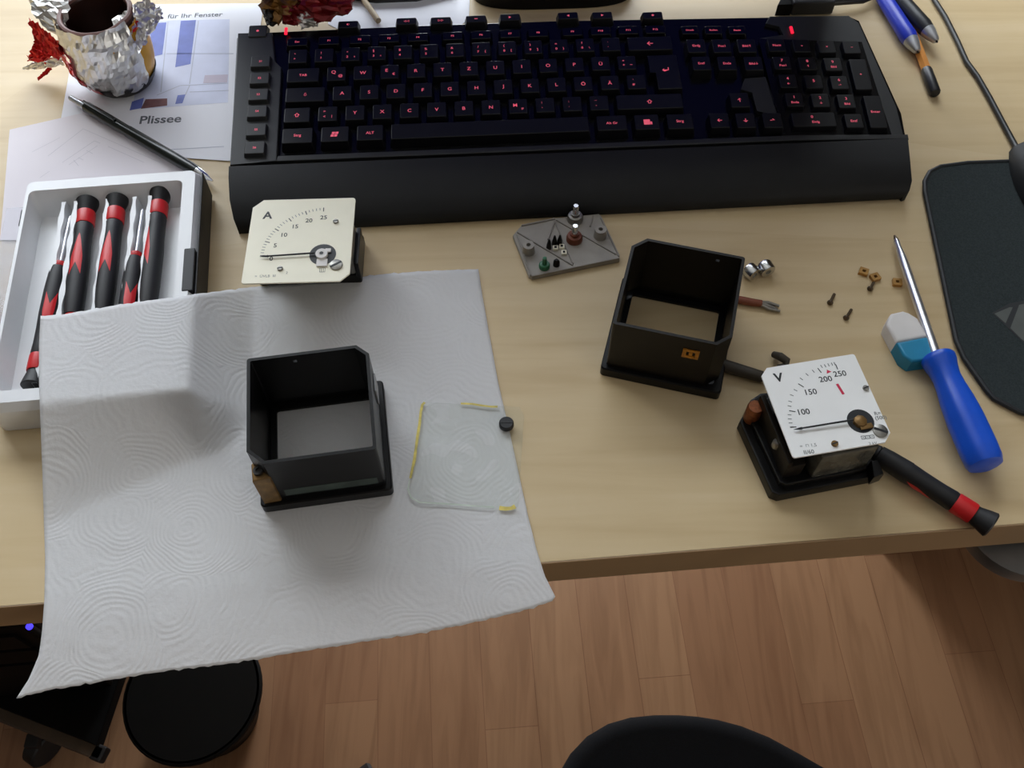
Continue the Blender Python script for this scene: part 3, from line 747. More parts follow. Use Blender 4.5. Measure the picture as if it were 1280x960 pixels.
pt = MB(); tip = Vector(apx(290, 592) + (AZ + 1.2,)); pb = Vector(apx(730, 565) + (AZ + 1.6,))
pt.tube([tip, tip.lerp(pb, 0.15), tip.lerp(pb, 0.16), pb], [0.15, 0.75, 0.5, 0.55], 8); pt.build('pointer', M['print'], am)['label'] = 'black needle'
hb = MB(); hq = apx(790, 565); 
hb.up([(0.01, AZ - 0.5), (8.0, AZ - 0.5), (8.0, AZ + 0.2), (0.01, AZ + 0.2)], (hq[0], hq[1], 0), 28).build('pivot_opening', M['print'], am)
q = apx(785, 573); hb = MB().up([(0.01, AZ), (3.6, AZ), (3.6, AZ + 2.4), (1.4, AZ + 2.4), (1.4, AZ + 1.6), (0.01, AZ + 1.6)], (q[0], q[1], 0), 20)
q2 = apx(835, 540); hb.box((q2[0], q2[1], AZ + 1.0), (3.4, 2.6, 1.2), 0.3, M_=None); q2 = apx(785, 635); hb.box((q2[0], q2[1], AZ + 0.7), (6.6, 5.6, 0.9), 0.3)
hb.build('pivot_bridge', M['eraserwhite'], am)['label'] = 'white pivot bridge'
sc_ = MB(); q = apx(785, 572); disc(sc_, q[0], q[1], 1.1, AZ + 2.5); sc_.build('pivot_pin', M['print'], am)
def slot_screw(parent, q, r_, z, mt='dullsteel', rz=0.6):
    s = MB().up([(0.01, 0), (r_, 0), (r_, 0.8), (r_ * 0.8, 1.2), (0.01, 1.2)], (q[0], q[1], z), 20).build('screw', M[mt], parent)
    MB().box((0, 0, 0), (r_ * 1.9, r_ * 0.35, 0.3), 0, M_=T(q[0], q[1], z + 1.2, rz)).build('slot', M['print'], s)
slot_screw(am, apx(898, 650), 3.9, AZ, 'dullsteel', 0.55)
slot_screw(am, apx(895, 303), 1.7, AZ, 'dullsteel', 0.2)
slot_screw(am, apx(450, 680), 1.7, AZ, 'dullsteel', 0.2)
# movement under the dial
b1 = aml(452, 316, 12); b0 = aml(330, 355, 2)
MB().box((b1[0] - 33, b1[1] + 1, 5), (66, 34, 9), 1.5).build('base_frame', M['bakelite'], am)
MB().box((b1[0] - 16, b1[1] - 3, 20), (27, 26, 21), 2).build('coil_block', M['dullsteel'], am)
MB().box((b1[0] - 48, b1[1] + 2, 20), (22, 30, 21), 2).build('magnet', M['bakelite'], am)
MB().box((b1[0] - 1, b1[1] - 3, 16), (3, 30, 14), 0.8).build('end_plate', M['bakelite'], am)
for x, y in ((-18, 2), (16, 6)): MB().up([(2.2, 9), (2.2, AZ - 1.0), (0.01, AZ - 1.0)], (x, y, 0), 12).build('pillar', M['dullsteel'], am)

# voltmeter
VZ = 40.0
c, rz, wd, dp = dial_frame((949, 461), (1070.5, 442), (1115, 551), (991, 573), VZ)
vq = [at(*p, 0.3) for p in ((926, 520), (1060, 500), (1095, 607), (967, 633))]; vc = sum(vq, Vector()) / 4
vm = thing('voltmeter', 'opened voltmeter with a white dial reading V on a black base', 'panel meter', (vc.x, vc.y, 0), math.atan2((vq[2] - vq[3]).y, (vq[2] - vq[3]).x), 'opened panel meters')
vm_inv = T(vc.x, vc.y, 0, vm.rotation_euler.z).inverted()
def vml(px, py, z=VZ): v = vm_inv @ at(px, py, z); return (v.x, v.y)
PM = vm_inv @ T(c.x, c.y, 0, rz)
vpl = MB().prism(chamfer_rect(wd, dp, tl=4.6, br=5.0, r_=1.4)[::-1], VZ - 1.0, VZ, 0.2, M_=PM).build('dial_plate', M['white'], vm)
vpl['label'] = 'white dial plate'
def vpx(x, y): return vml(940 + x * 0.15625, 430 + y * 0.15625)
vrz = rz - vm.rotation_euler.z - R(4)
pr = MB(); gr = MB(); rd = MB(); ZP = VZ + 0.08
piv = Vector(vpx(860, 622) + (0,))
sc_pts = [(330, 666, 1), (318, 663, 0), (308, 632, 0), (302, 600, 0), (300, 567, 0), (322, 538, 1), (300, 497, 0), (305, 460, 0), (318, 410, 0), (348, 370, 0), (392, 332, 1), (395, 280, 0), (440, 245, 0), (490, 218, 0), (540, 212, 1), (556, 180, 0), (585, 175, 0), (612, 168, 0), (640, 162, 0), (660, 158, 0), (677, 183, 1)]
for x, y, big in sc_pts:
    q = Vector(vpx(x, y) + (0,)); d = (q - piv).normalized(); hl = 1.7 if big else 1.0
    bar(pr if big else gr, q + d * hl, q - d * hl, 0.55 if big else 0.5, ZP)
for s, x, y in (('250', 702, 237), ('200', 588, 280), ('150', 472, 383), ('100', 415, 542)):
    q = vpx(x, y); pr.text(s, 4.9, (q[0], q[1], ZP), vrz, bold=0.012)
q = vpx(212, 268); pr.text('V', 7.6, (q[0], q[1], ZP), vrz, bold=0.03)
q = vpx(450, 815); gr.text('≃  ⊓ 1,5', 2.8, (q[0], q[1], ZP), vrz)
q = vpx(455, 863); gr.text('II/60', 3.2, (q[0], q[1], ZP), vrz, bold=0.02)
q = vpx(1010, 570); gr.text('R=', 3.0, (q[0], q[1] + 1.2, ZP), vrz, bold=0.02); gr.text('(500)', 3.0, (q[0] + 0.6, q[1] - 2.0, ZP), vrz, bold=0.02)
q = vpx(925, 745); gr.text('⊡⊡⊡', 3.2, (q[0], q[1], ZP), vrz, bold=0.02); gr.text('2 kV', 2.4, (q[0] + 1.2, q[1] - 4.0, ZP), vrz)
bar(rd, vpx(680, 320), vpx(732, 403), 1.5, ZP)
rd.raw([vpx(598, 205) + (ZP,), vpx(598, 238) + (ZP,), vpx(636, 222) + (ZP,)], [(0, 1, 2)])
pr.build('dial_print', M['print'], vpl, fixn=False); gr.build('dial_print', M['printgrey'], vpl, fixn=False); rd.build('dial_print', M['printred'], vpl, fixn=False)
tip = Vector(vpx(330, 693) + (VZ + 1.2,)); pb = Vector(vpx(800, 620) + (VZ + 1.8,))
MB().tube([tip, tip.lerp(pb, 0.13), tip.lerp(pb, 0.15), pb], [0.15, 0.8, 0.5, 0.6], 8).build('pointer', M['print'], vm)['label'] = 'black needle'
q = vpx(868, 617); MB().up([(0.01, VZ - 0.5), (7.2, VZ - 0.5), (7.2, VZ + 0.15), (0.01, VZ + 0.15)], (q[0], q[1], 0), 28).build('pivot_opening', M['print'], vm)
q = vpx(862, 625); hb = MB().up([(0.01, VZ), (4.0, VZ), (3.4, VZ + 1.8), (1.6, VZ + 2.6), (0.01, VZ + 2.6)], (q[0], q[1], 0), 8); q = vpx(910, 665); hb.box((q[0], q[1], VZ + 0.8), (7, 3.0, 1.0), 0.3, M_=T(0, 0, 0)); hb.build('pivot_bridge', M['brass'], vm)
slot_screw(vm, vpx(1025, 698), 3.9, VZ, 'dullsteel', -0.6)
slot_screw(vm, vpx(908, 355), 1.7, VZ, 'dullsteel', 0.2)
slot_screw(vm, vpx(660, 800), 1.8, VZ, 'brass', 0.2)
# base and movement
bp_ = [vml(*p, 7) for p in ((924, 528), (938, 500), (950, 492), (1058, 480), (1094, 582), (1091, 597), (974, 620), (964, 616))]
bt = [(x * 0.985, y * 0.985) for x, y in bp_]
MB().prism(bp_[::-1], 0.3, 8, 1.5).build('base', M['bakelite'], vm)
bi = [(x * 0.86, y * 0.86) for x, y in bp_]
MB().prism(bi[::-1], 8, 12, 1.2).build('base_step', M['bakelite'], vm)
q = vml(945, 508, 22); MB().up([(0.01, 8), (4.2, 8), (4.6, 9), (4.6, 21), (4.0, 22), (0.01, 22)], (q[0], q[1], 0), 18).build('coil', M['copper'], vm)['label'] = 'copper wire winding'
q = vml(965, 540, 20); MB().box((q[0], q[1] - 2, 17), (3, 44, 22), 0.6, M_=None).build('bracket', M['bakebrown'], vm)
q = vml(979, 568, 20); MB().box((q[0] + 3, q[1] - 4, 16), (11, 12, 16), 1.0).build('terminal_block', M['bakebrown'], vm)
q = vml(972, 553, 24); MB().up([(0.01, 20), (2.6, 20), (2.6, 24), (1.8, 25), (0.01, 25)], (q[0], q[1], 0), 14).build('terminal_screw', M['dullsteel'], vm)
q = vml(1050, 583, 16); MB().box((q[0], q[1] + 6, 22), (33, 15, 27), 2.0).build('damping_chamber', M['clearcoil'], vm)['label'] = 'smoky clear plastic damping chamber'
q = vml(1020, 560, 20); MB().box((q[0] + 5, q[1] + 16, 24), (40, 22, 28), 2.0).build('magnet', M['inner'], vm)
q = vml(1094, 588, 14); MB().prism([(q[0] - 4, q[1] - 5), (q[0] + 2.5, q[1] - 4), (q[0] + 3, q[1] + 5), (q[0] - 1, q[1] + 5)], 8, 17, 1.0).build('corner_lug', M['bakelite'], vm)
q = vml(1060, 485, 20); MB().up([(2.2, 12), (2.2, VZ - 1), (0.01, VZ - 1)], (q[0] - 6, q[1] - 6, 0), 12).build('pillar', M['dullsteel'], vm)

# ------------------------------------------------------------------ grey back plate with terminals
gz = 3.4
gq = [(641, 294), (651, 282), (694, 272.5), (749, 267), (775, 321.5), (774, 324), (665, 346), (661, 344)]
g0 = sum((at(*p, gz) for p in gq), Vector()) / len(gq)
gpl = thing('back_plate', 'grey ribbed meter back plate with terminal studs lying in front of the keyboard', 'back plate', (g0.x, g0.y, 0))
def gg(px, py, z=gz): v = at(px, py, z); return (v.x - g0.x, v.y - g0.y)
def gz8(x, y, z=gz): return gg(630 + x / 8, 250 + y / 8, z)
MB().prism([gg(*p) for p in gq][::-1], 0.3, gz, 0.6).build('plate', M['greyplas'], gpl)
rb = MB()
for a, b in (((135, 325), (690, 655)), ((510, 215), (690, 640)), ((520, 200), (1120, 545)), ((510, 205), (440, 400)), ((175, 260), (510, 190)), ((130, 350), (270, 760)), ((280, 765), (1150, 585)), ((860, 270), (890, 160)), ((960, 160), (1150, 565))):
    p, q = Vector(gz8(*a) + (gz,)), Vector(gz8(*b) + (gz,)); m = along(p, q); rb.box((0, (q - p).length / 2, 0.1), (1.1, (q - p).length, 1.6), 0.3, M_=m)
rb.build('rib', M['greyrib'], gpl)
for x, y in ((245, 445), (968, 290)):
    q = gz8(x, y, gz + 7)
    bo = MB().up([(4.3, 0), (3.8, 7), (1.5, 7), (1.5, 3), (0.01, 3)], (q[0], q[1], gz - 0.1), 20).build('boss', M['greyplas'], gpl)
    ds = MB(); disc(ds, q[0], q[1], 1.5, gz + 4); ds.build('hole', M['inner'], bo)
for x, y, mt in ((712, 165, 'dullsteel'), (705, 365, 'redbrown')):
    q = gz8(x, y, gz + 3)
    st = MB().up([(5.4, 0), (5.4, 2.4), (4.6, 4.4), (3.0, 4.8), (3.0, 6.6), (0.01, 6.6)], (q[0], q[1], gz - 0.1), 22).build('terminal_nut', M[mt], gpl)
    MB().up([(2.0, 0), (2.0, 13), (1.6, 13.6), (0.01, 13.6)], (q[0], q[1], gz - 0.1), 14).build('terminal_stud', M['steel'], st)
q = gz8(405, 640, gz + 3); s = MB().up([(3.6, 0), (3.6, 2.6), (3.0, 3.4), (1.6, 3.6), (1.3, 9), (0.01, 9.4)], (q[0], q[1], gz - 0.1), 16).build('calibration_screw', M['green'], gpl); s['label'] = 'green lacquered screw'
q = gz8(525, 620, gz + 3); MB().up([(2.2, 0), (2.0, 4), (1.0, 5.4), (0.01, 5.4)], (q[0], q[1], gz - 0.1), 12).build('pin', M['bakebrown'], gpl)
for x, y in ((450, 450), (505, 410), (558, 405)):
    q = gz8(x, y, gz + 3); MB().up([(1.9, 0), (1.5, 4), (0.7, 8), (0.01, 8.2)], (q[0], q[1], gz - 0.1), 10).build('pin', M['bakebrown'], gpl)
for x, y in ((515, 478), (578, 465), (600, 525)):
    q = gz8(x, y, gz + 1); b = MB().box((q[0], q[1], gz + 0.8), (3.4, 3.4, 1.9), 0.3).build('contact', M['cream'], gpl)
    MB().box((q[0], q[1], gz + 1.8), (1.6, 1.6, 0.3)).build('hole', M['inner'], b)

# ------------------------------------------------------------------ small parts on the desk
def nut_round(px, py, label, rz, tilt):
    v = at(px, py, 4)
    t = thing('knurled_nut', label, 'nut', (v.x, v.y, 0), rz, 'bright metal terminal nuts')
    n = 26; prof = []
    mb = MB(); vs = []; fs = []
    for (r_, y) in ((2.0, -3.4), (4.6, -3.4), (5.0, -2.6), (5.0, 2.6), (4.6, 3.4), (2.0, 3.4)):
        for k in range(n * 2):
            a = math.pi * k / n; q = r_ * (1.0 if k % 2 or r_ < 4.9 else 0.94); vs.append((q * math.cos(a), y, q * math.sin(a) + 5.1))
    N = 2 * n
    for i in range(6):
        for k in range(N): fs.append((i * N + k, i * N + (k + 1) % N, ((i + 1) % 6) * N + (k + 1) % N, ((i + 1) % 6) * N + k))
    mb.raw(vs, fs).build('nut', M['steel'], t)
    MB().lathe([(0.01, -3.0), (2.1, -3.0), (2.1, 3.0), (0.01, 3.0)], 14, T(0, 0, 5.1)).build('thread', M['dullsteel'], t)
nut_round(938.5, 341, 'bright metal nut standing right beside the corner of the black housing', R(35), 0)
nut_round(957, 336.5, 'bright metal nut standing farther from the housing, right of its twin', R(20), 0)

wr = thing('stripped_wire', 'short red brown wire with a bare forked tip behind the right housing', 'wire', at(925, 375))
w0 = at(925, 375) 
def wl_(px, py, z): return at(px, py, z) - w0
MB().tube([wl_(900, 371, 2.4), wl_(925, 375, 2.6), wl_(940, 378, 2.6), wl_(952, 379.5, 2.4)], [2.6, 2.6, 2.5, 2.3], 12).build('insulation', M['redbrown'], wr)
MB().tube([wl_(950, 379, 2.4), wl_(960, 378.5, 2.2), wl_(974, 382.5, 1.6)], [1.6, 1.2, 0.9], 8).build('wire_strand', M['dullsteel'], wr)
MB().tube([wl_(950, 380, 2.4), wl_(961, 386, 1.8), wl_(975, 389, 1.4)], [1.6, 1.2, 0.8], 8).build('wire_strand', M['dullsteel'], wr)
MB().tube([wl_(951, 379, 3.2), wl_(962, 382.5, 2.6), wl_(972, 386.5, 2.0)], [1.3, 1.0, 0.5], 8).build('wire_strand', M['dullsteel'], wr)

sl = MB().tube([at(890, 452, 4.2), at(910, 458.5, 4.2), at(935, 466, 4.2), at(952, 471, 4.2), at(957, 472.5, 4.2)], [4.0, 4.0, 3.8, 3.6, 2.0], 14).build('cable_sleeve', M['darkcable'])
tag(sl, 'short dark grey sleeve piece lying between the right housing and the voltmeter', 'cable sleeve')
ck = MB().tube([at(967, 443, 3), at(975, 445.5, 6), at(983, 451, 5), at(982, 458, 3), at(972, 459, 2.6)], [2.0, 2.6, 2.6, 2.4, 1.6], 12).build('bent_lug', M['darkcable'])
tag(ck, 'small bent dark metal lug peeping out behind the voltmeter dial', 'lug')

def small_screw(hd, tp_, label, r_=1.9):
    a = at(hd[0], hd[1], 1.5); b = at(tp_[0], tp_[1], 0.9); t = thing('screw', label, 'screw', (a.x, a.y, 0), 0, 'small dark machine screws')
    o = Vector((a.x, a.y, 0)); m = along(a - o, b - o); L = (b - a).length
    MB().lathe([(0.01, -0.9), (r_ * 0.7, -0.9), (r_, -0.2), (r_, 0.5), (0.01, 0.5)], 14, m).build('head', M['darkmetal'], t)
    pf = [(0.85, 0.5)]
    for k in range(int(L / 0.6)): pf += [(0.95, 0.6 + k * 0.6), (0.75, 0.9 + k * 0.6)]
    MB().lathe(pf + [(0.4, L)], 10, m).build('thread', M['darkmetal'], t)
small_screw((1037.5, 378.5), (1043, 367.5), 'small dark screw lying leftmost, nearest to the right housing')
small_screw((1057.5, 397.5), (1064.5, 386.5), 'small dark screw lying nearest to the voltmeter dial')
small_screw((1087.5, 361), (1092.5, 352.5), 'small dark screw lying just below the pair of brass nuts')
def square_nut(px, py, rz, label):
    v = at(px, py, 1.4); t = thing('square_nut', label, 'nut', (v.x, v.y, 0), rz, 'small square brass nuts')
    s = 2.9; mb = MB(); o = chamfer_rect(2 * s, 1.85 * s, r_=0.5); n = len(o); h = [(1.3 * math.cos(2 * math.pi * (k + 0.5) / n + R(135)) , -1.3 * math.sin(2 * math.pi * (k + 0.5) / n + R(135)) + 0) for k in range(n)]
    h = []
    for p in o:
        a = math.atan2(p[1], p[0]); h.append((1.35 * math.cos(a), 1.35 * math.sin(a)))
    vs = [(p[0], p[1], z) for (q, z) in ((o, 0.1), (o, 2.4), (h, 2.4), (h, 0.1)) for p in q]; fs = []
    for i in range(4):
        for k in range(n): fs.append((i * n + k, i * n + (k + 1) % n, ((i + 1) % 4) * n + (k + 1) % n, ((i + 1) % 4) * n + k))
    mb.raw(vs, fs).build('nut', M['goldnut'], t)
    ds = MB(); disc(ds, 0, 0, 1.4, 0.6); ds.build('thread', M['darkmetal'], t)
square_nut(1079.5, 339.5, R(-25), 'small square brass nut lying farthest left of the three')
square_nut(1094, 346.5, R(20), 'small square brass nut touching the screw, in the middle of three')
square_nut(1121.5, 353, R(-8), 'small square brass nut lying beside the screwdriver shaft')

# eraser
EZ = 11.0
ea = at(1130, 404, EZ); eb_ = at(1152, 444, EZ); er = thing('eraser', 'worn white eraser with a turquoise end beside the blue screwdriver', 'eraser', (ea.x, ea.y, 0))
o = Vector((ea.x, ea.y, 0)); m = along(Vector((0, 0, 0)), Vector((eb_.x - ea.x, eb_.y - ea.y, 0))); L = (Vector((eb_.x, eb_.y, 0)) - o).length
hw = 10.4
p = [(-hw + 3.5, -7), (-4, -9.2), (4, -9), (hw - 3.5, -6.5), (hw, -2), (hw, L * 0.50), (-hw, L * 0.50), (-hw, -2)]
MB().prism(p, 0.3, EZ, 2.2, M_=m, seg=3).build('white_end', M['eraserwhite'], er)
p = [(-hw, L * 0.50), (hw, L * 0.50), (hw, L - 2), (hw - 3, L + 3.0), (-hw + 4, L + 4.0), (-hw, L + 0.5)]
MB().prism(p, 0.3, EZ, 1.8, M_=m, seg=3).build('blue_end', M['eraserblue'], er)

# blue screwdriver
a = at(1118, 294, 5.5); b = at(1171, 447, 10.5); e = at(1232, 584, 10.5)
sd = thing('screwdriver', 'long screwdriver with a plain blue handle and bright steel shaft', 'screwdriver', (b.x, b.y, 0))
o = Vector((b.x, b.y, 0)); m = along(a - o, b - o); L = (b - a).length
MB().lathe([(0.01, 0), (0.5, 0.3), (1.1, 2.5), (1.9, 6), (1.7, 11), (2.05, 13), (2.6, 19), (2.8, 26), (2.8, L + 3)], 20, m).build('shaft', M['chrome'], sd)
tipm = MB().lathe([(0.01, -0.2), (0.55, 0.2), (1.15, 2.5), (1.95, 6.2), (1.6, 7.0)], 12, m).build('tip', M['darkmetal'], sd)
e.z = 11.2; b.z = 11.2
m = along(b - o, e - o); L = (e - b).length
pf = [(2.9, -0.6), (9.0, 0), (9.9, 1.5), (9.8, 4), (8.6, 9), (8.0, 15), (8.5, 22), (9.8, 32), (10.6, 44), (10.8, L - 12), (10.5, L - 4), (9.4, L - 1), (7.5, L), (0.01, L + 0.4)]
hmb = MB(); n = 36; vs = []; fs = []
for r_, y in pf:
    fl = max(0, min(1, (y - 8) / 10)) if y < L - 3 else 0.6
    for k in range(n):
        an = 2 * math.pi * k / n; q = r_ * (1 + 0.035 * fl * math.cos(6 * an)); vs.append((q * math.cos(an), y, q * math.sin(an)))
for i in range(len(pf) - 1):
    for k in range(n): fs.append((i * n + k, i * n + (k + 1) % n, (i + 1) * n + (k + 1) % n, (i + 1) * n + k))
fs.append(tuple(range(n))[::-1]); fs.append(tuple((len(pf) - 1) * n + k for k in range(n)))
hmb.raw(vs, fs, m).build('handle', M['blueplastic'], sd)

# precision screwdrivers
def precision(name, label, a, b, nose_m='gripred', shaft=0.0, cap=True, group=None, roll=0.0, rad=6.0, inlay=True):
    """a = cap end of the handle, b = nose end; shaft = length of bare blade"""
    a = Vector(a); b = Vector(b); o = Vector((a.x, a.y, 0)); t = thing(name, label, 'screwdriver', o, 0, group)
    m = along(a - o, b - o) @ Matrix.Rotation(roll, 4, 'Y'); L = (b - a).length; k = rad / 6.0
    if cap: MB().lathe([(0.01, 0), (6.6 * k, 0), (7.3 * k, 0.8), (6.6 * k, 4), (5.3 * k, 9), (5.0 * k, 11), (0.01, 11)], 24, m).build('cap', M['gripblack'], t)
    MB().lathe([(0.01, 10.6), (5.7 * k, 10.6), (5.9 * k, 11.5), (5.9 * k, 20.5), (5.7 * k, 21.5), (0.01, 21.5)], 24, m).build('collar', M['gripred'], t)
    body = [(5.2 * k, 21), (5.7 * k, 23), (5.4 * k, 30), (5.6 * k, 40), (6.1 * k, 52), (6.2 * k, L - 22), (5.8 * k, L - 10), (5.2 * k, L - 4), (0.01, L - 4)]
    MB().lathe(body, 24, m).build('handle', M['gripblack'], t)
    MB().lathe([(4.4 * k, L - 4.2), (4.9 * k, L - 3.4), (4.4 * k, L), (1.9, L + 0.6), (0.01, L + 0.6)], 20, m).build('nose', M[nose_m], t)
    if inlay:
        rows = []
        y0, y1 = 32, min(L - 24, 66)
        for i in range(15):
            tt = i / 14; wv = 0.60 * min(1, tt * 1.7) ** 0.7; row = []
            for j in range(9):
                q = -1 + 2 * j / 8; y = y0 + (y1 - y0) * tt * (0.72 + 0.28 * abs(q)); rr = (5.4 + 0.2 * max(0, min(1, (y - 30) / 10)) + 0.5 * max(0, min(1, (y - 40) / 12)) + 0.12) * k
                row.append(Vector((rr * math.sin(wv * q), y, rr * math.cos(wv * q))))
            rows.append(row)
        MB().grid(rows, m).build('grip_inlay', M['gripred'], t)
    if shaft: MB().lathe([(1.5, L), (1.5, L + shaft - 3), (0.9, L + shaft), (0.01, L + shaft)], 14, m).build('blade', M['chrome'], t)
    return t
# the one under the voltmeter
a = at(1240, 657, 8.0); b = at(1090, 563, 7.5)
precision('precision_screwdriver', 'black and red precision screwdriver pushed under the voltmeter, cap over the desk edge', a, b, 'gripblack', 0, True, roll=R(-112), rad=6.1)

# ------------------------------------------------------------------ screwdriver case
cs = thing('screwdriver_case', 'open white plastic tray of precision screwdrivers half covered by the towel', 'tool case', (cc.x, cc.y, 0))
XA = Vector((math.cos(R(5.2)), math.sin(R(5.2)), 0)); YA = Vector((math.cos(R(97.3)), math.sin(R(97.3)), 0))
CMAT = Matrix(((XA.x, YA.x, 0, 0), (XA.y, YA.y, 0, 0), (0, 0, 1, 0), (0, 0, 0, 1)))
hw, hd = CW / 2, CD / 2
def csl(px, py, z):
    v = at(px, py, z) - cc; v.z = z; return CMAT.inverted() @ v
mb = MB()
o = chamfer_rect(2 * hw + 4, 2 * hd + 4, r_=5); o2 = chamfer_rect(2 * hw - 2, 2 * hd - 2, r_=4); i1 = [(x - 3, y) for x, y in chamfer_rect(2 * hw - 12, 2 * hd - 18, r_=4)]; i2 = [(x - 3, y - 1) for x, y in chamfer_rect(2 * hw - 16, 2 * hd - 32, r_=3)]
n = len(o)
def ring2(a, za, b, zb): mb.raw([(p[0], p[1], za) for p in a] + [(p[0], p[1], zb) for p in b], [(i, (i + 1) % n, n + (i + 1) % n, n + i) for i in range(n)])
ring2(o, 0.4, o, 20); ring2(o, 20, o2, CH); ring2(o2, CH, i1, CH); ring2(i1, CH, i2, 9); mb.raw([(p[0], p[1], 0.4) for p in o], [tuple(range(n))]); mb.raw([(p[0], p[1], 9) for p in i2], [tuple(range(n))])
mb.warp(lambda v: CMAT @ v)
mb.build('tray', M['traywhite'], cs)
# slot walls: wavy ribs between the tools
xs = [csl(px, 330, 20).x for px in (68, 84, 125, 160, 180)]
for x in xs:
    rows_ = [[], [], [], []]
    for k in range(41):
        y = -hd + 16 + (2 * hd - 32) * k / 40; w_ = 1.0 + 0.9 * (0.5 + 0.5 * math.sin(k * 1.1)); 
        for r_, (dx, z) in enumerate(((-w_ - 0.6, 9), (-w_, 21), (w_, 21), (w_ + 0.6, 9))): rows_[r_].append(CMAT @ Vector((x + dx, y, z)))
    MB().grid(rows_).build('slot_rib', M['traywhite'], cs)
MB().box((hw + 2.9, 10, 13), (1.2, 150, 22), 0.4).warp(lambda v: CMAT @ v).build('side_strip', M['gripblack'], cs)['label'] = 'dark strip along the right side'
q = csl(230, 345, 20); MB().box((hw - 1.5, q.y, 21), (7, 34, 11), 1.0).warp(lambda v: CMAT @ v).build('latch', M['gripblack'], cs)['label'] = 'black latch'
# clear lid opened to the left
mb = MB(); mb.box((-hw - 14, 4, 1.4), (20, 2 * hd - 6, 1.6), 0.4); mb.box((-hw - 4.5, 4, 8), (1.4, 2 * hd - 6, 14), 0.4)
mb.warp(lambda v: CMAT @ v).build('lid', M['clear'], cs)['label'] = 'clear lid folded open'
MB().box((-hw - 3.6, csl(10, 270, 20).y, 15), (2.2, 14, 6), 0.6).warp(lambda v: CMAT @ v).build('hinge', M['gripblack'], cs)
ZT = 16.5
def tool(label, cap_px, nose_px, shaft, roll=0.0, rad=6.0, z=ZT): return precision('precision_screwdriver', label, at(*cap_px, z), at(*nose_px, z), 'gripred', shaft, True, 'precision screwdrivers in the white tray', roll, rad)
tool('black and red precision screwdriver in the tray, leftmost of the three lying cap upward', (110, 252), (90, 402), 0, 0.0)
tool('black and red precision screwdriver in the tray, middle of the three lying cap upward', (147, 249), (127, 398), 0, 0.0)
tool('black and red precision screwdriver in the tray, cap upward against the right wall', (201, 241), (183, 392), 0, R(38))
tool('black and red precision screwdriver in the leftmost filled slot, blade pointing away', (41, 484), (75, 330), 40, R(20), 5.6)
tool('black and red precision screwdriver in the tray, blade pointing away, second from right wall', (147, 470), (170, 318), 38, R(25), 5.6)

# ------------------------------------------------------------------ papers
def sheet(name, label, cat, pts, z, m):
    c = sum((at(*p, z) for p in pts), Vector()) / len(pts); t = thing(name, label, cat, (c.x, c.y, 0))
    MB().prism([((at(*p, z) - c).x, (at(*p, z) - c).y) for p in pts][::-1], z - 0.25, z).build('sheet', m, t)
    return t, c
pl_, pc = sheet('plan_sheet', 'thin pale plan drawing sheet under the mechanical pencil and white tray', 'paper', [(12, 162), (76, 147.5), (116, 138), (240, 207), (262, 240), (240, 300), (0, 300)], 1.3, M['paperpink'])
mb = MB()
def pline(mb, c, z, a, b, w_):
    p, q = at(*a, z) - c, at(*b, z) - c; bar(mb, (p.x, p.y), (q.x, q.y), w_, z)
for a, b in (((60, 195), (104, 161)), ((104, 161), (200, 203)), ((78, 203), (118, 176)), ((118, 176), (125, 179)), ((86, 206), (122, 182)), ((135, 183), (180, 203)), ((50, 222), (62, 214)), ((92, 200), (98, 207)), ((98, 197), (104, 200)), ((108, 188), (116, 192)), ((40, 190), (75, 172))):
    pline(mb, pc, 1.37, a, b, 0.35)
mb.build('drawing', M['bro_faint'], pl_, fixn=False)
br_, bc = sheet('brochure', 'white window blind brochure headed Plissee lying left of the keyboard', 'brochure', [(100, 6), (330, 4), (300, 200), (286, 201), (150, 192), (76, 149), (84, 105)], 0.9, M['paper'])
def panel(pts, z, m, nm='print'):
    MB().raw([(at(*p, z) - bc).xy.to_tuple() + (z,) for p in pts], [tuple(range(len(pts)))]).build(nm, m, br_, fixn=False)
panel([(180, 26), (287, 24), (285, 128), (165, 137), (172, 100)], 0.96, M['bro_pale'])
panel([(187, 29), (208, 28), (203, 68), (190, 71)], 1.02, M['bro_blue'])
panel([(226, 26), (245, 25), (238, 80), (219, 84)], 1.02, M['bro_blue'])
panel([(256, 94), (285, 93), (284, 103), (254, 104)], 1.02, M['bro_mauve'])
panel([(165, 127), (180, 122), (177, 135), (162, 138)], 1.02, M['bro_blue'])
panel([(182, 124), (209, 123), (209, 132), (176, 136)], 1.02, M['bro_brown'])
panel([(222, 119), (232, 118), (228, 129), (219, 130)], 1.02, M['bro_blue'])
mb = MB()
for a, b in (((210, 27), (201, 115)), ((248, 26), (237, 105)), ((208, 67), (292, 67)), ((196, 119), (225, 107)), ((225, 107), (285, 104)), ((237, 115), (286, 113)), ((237, 107), (232, 118))): pline(mb, bc, 1.02, a, b, 0.7)
mb.build('drawing', M['bro_line'], br_, fixn=False)
mb = MB(); pline(mb, bc, 1.02, (212, 187), (280, 183), 0.6); mb.build('rule_line', M['bro_line'], br_, fixn=False)
q = at(201, 149, 1.02) - bc; MB().text('Plissee', 11.5, (q.x, q.y, 1.02), R(3), bold=0.02).build('headline', M['bro_text'], br_, fixn=False)
q = at(244, 19, 1.02) - bc; MB().text('für Ihr Fenster', 7.4, (q.x, q.y, 1.02), R(3), bold=0.012).build('headline', M['bro_text'], br_, fixn=False)

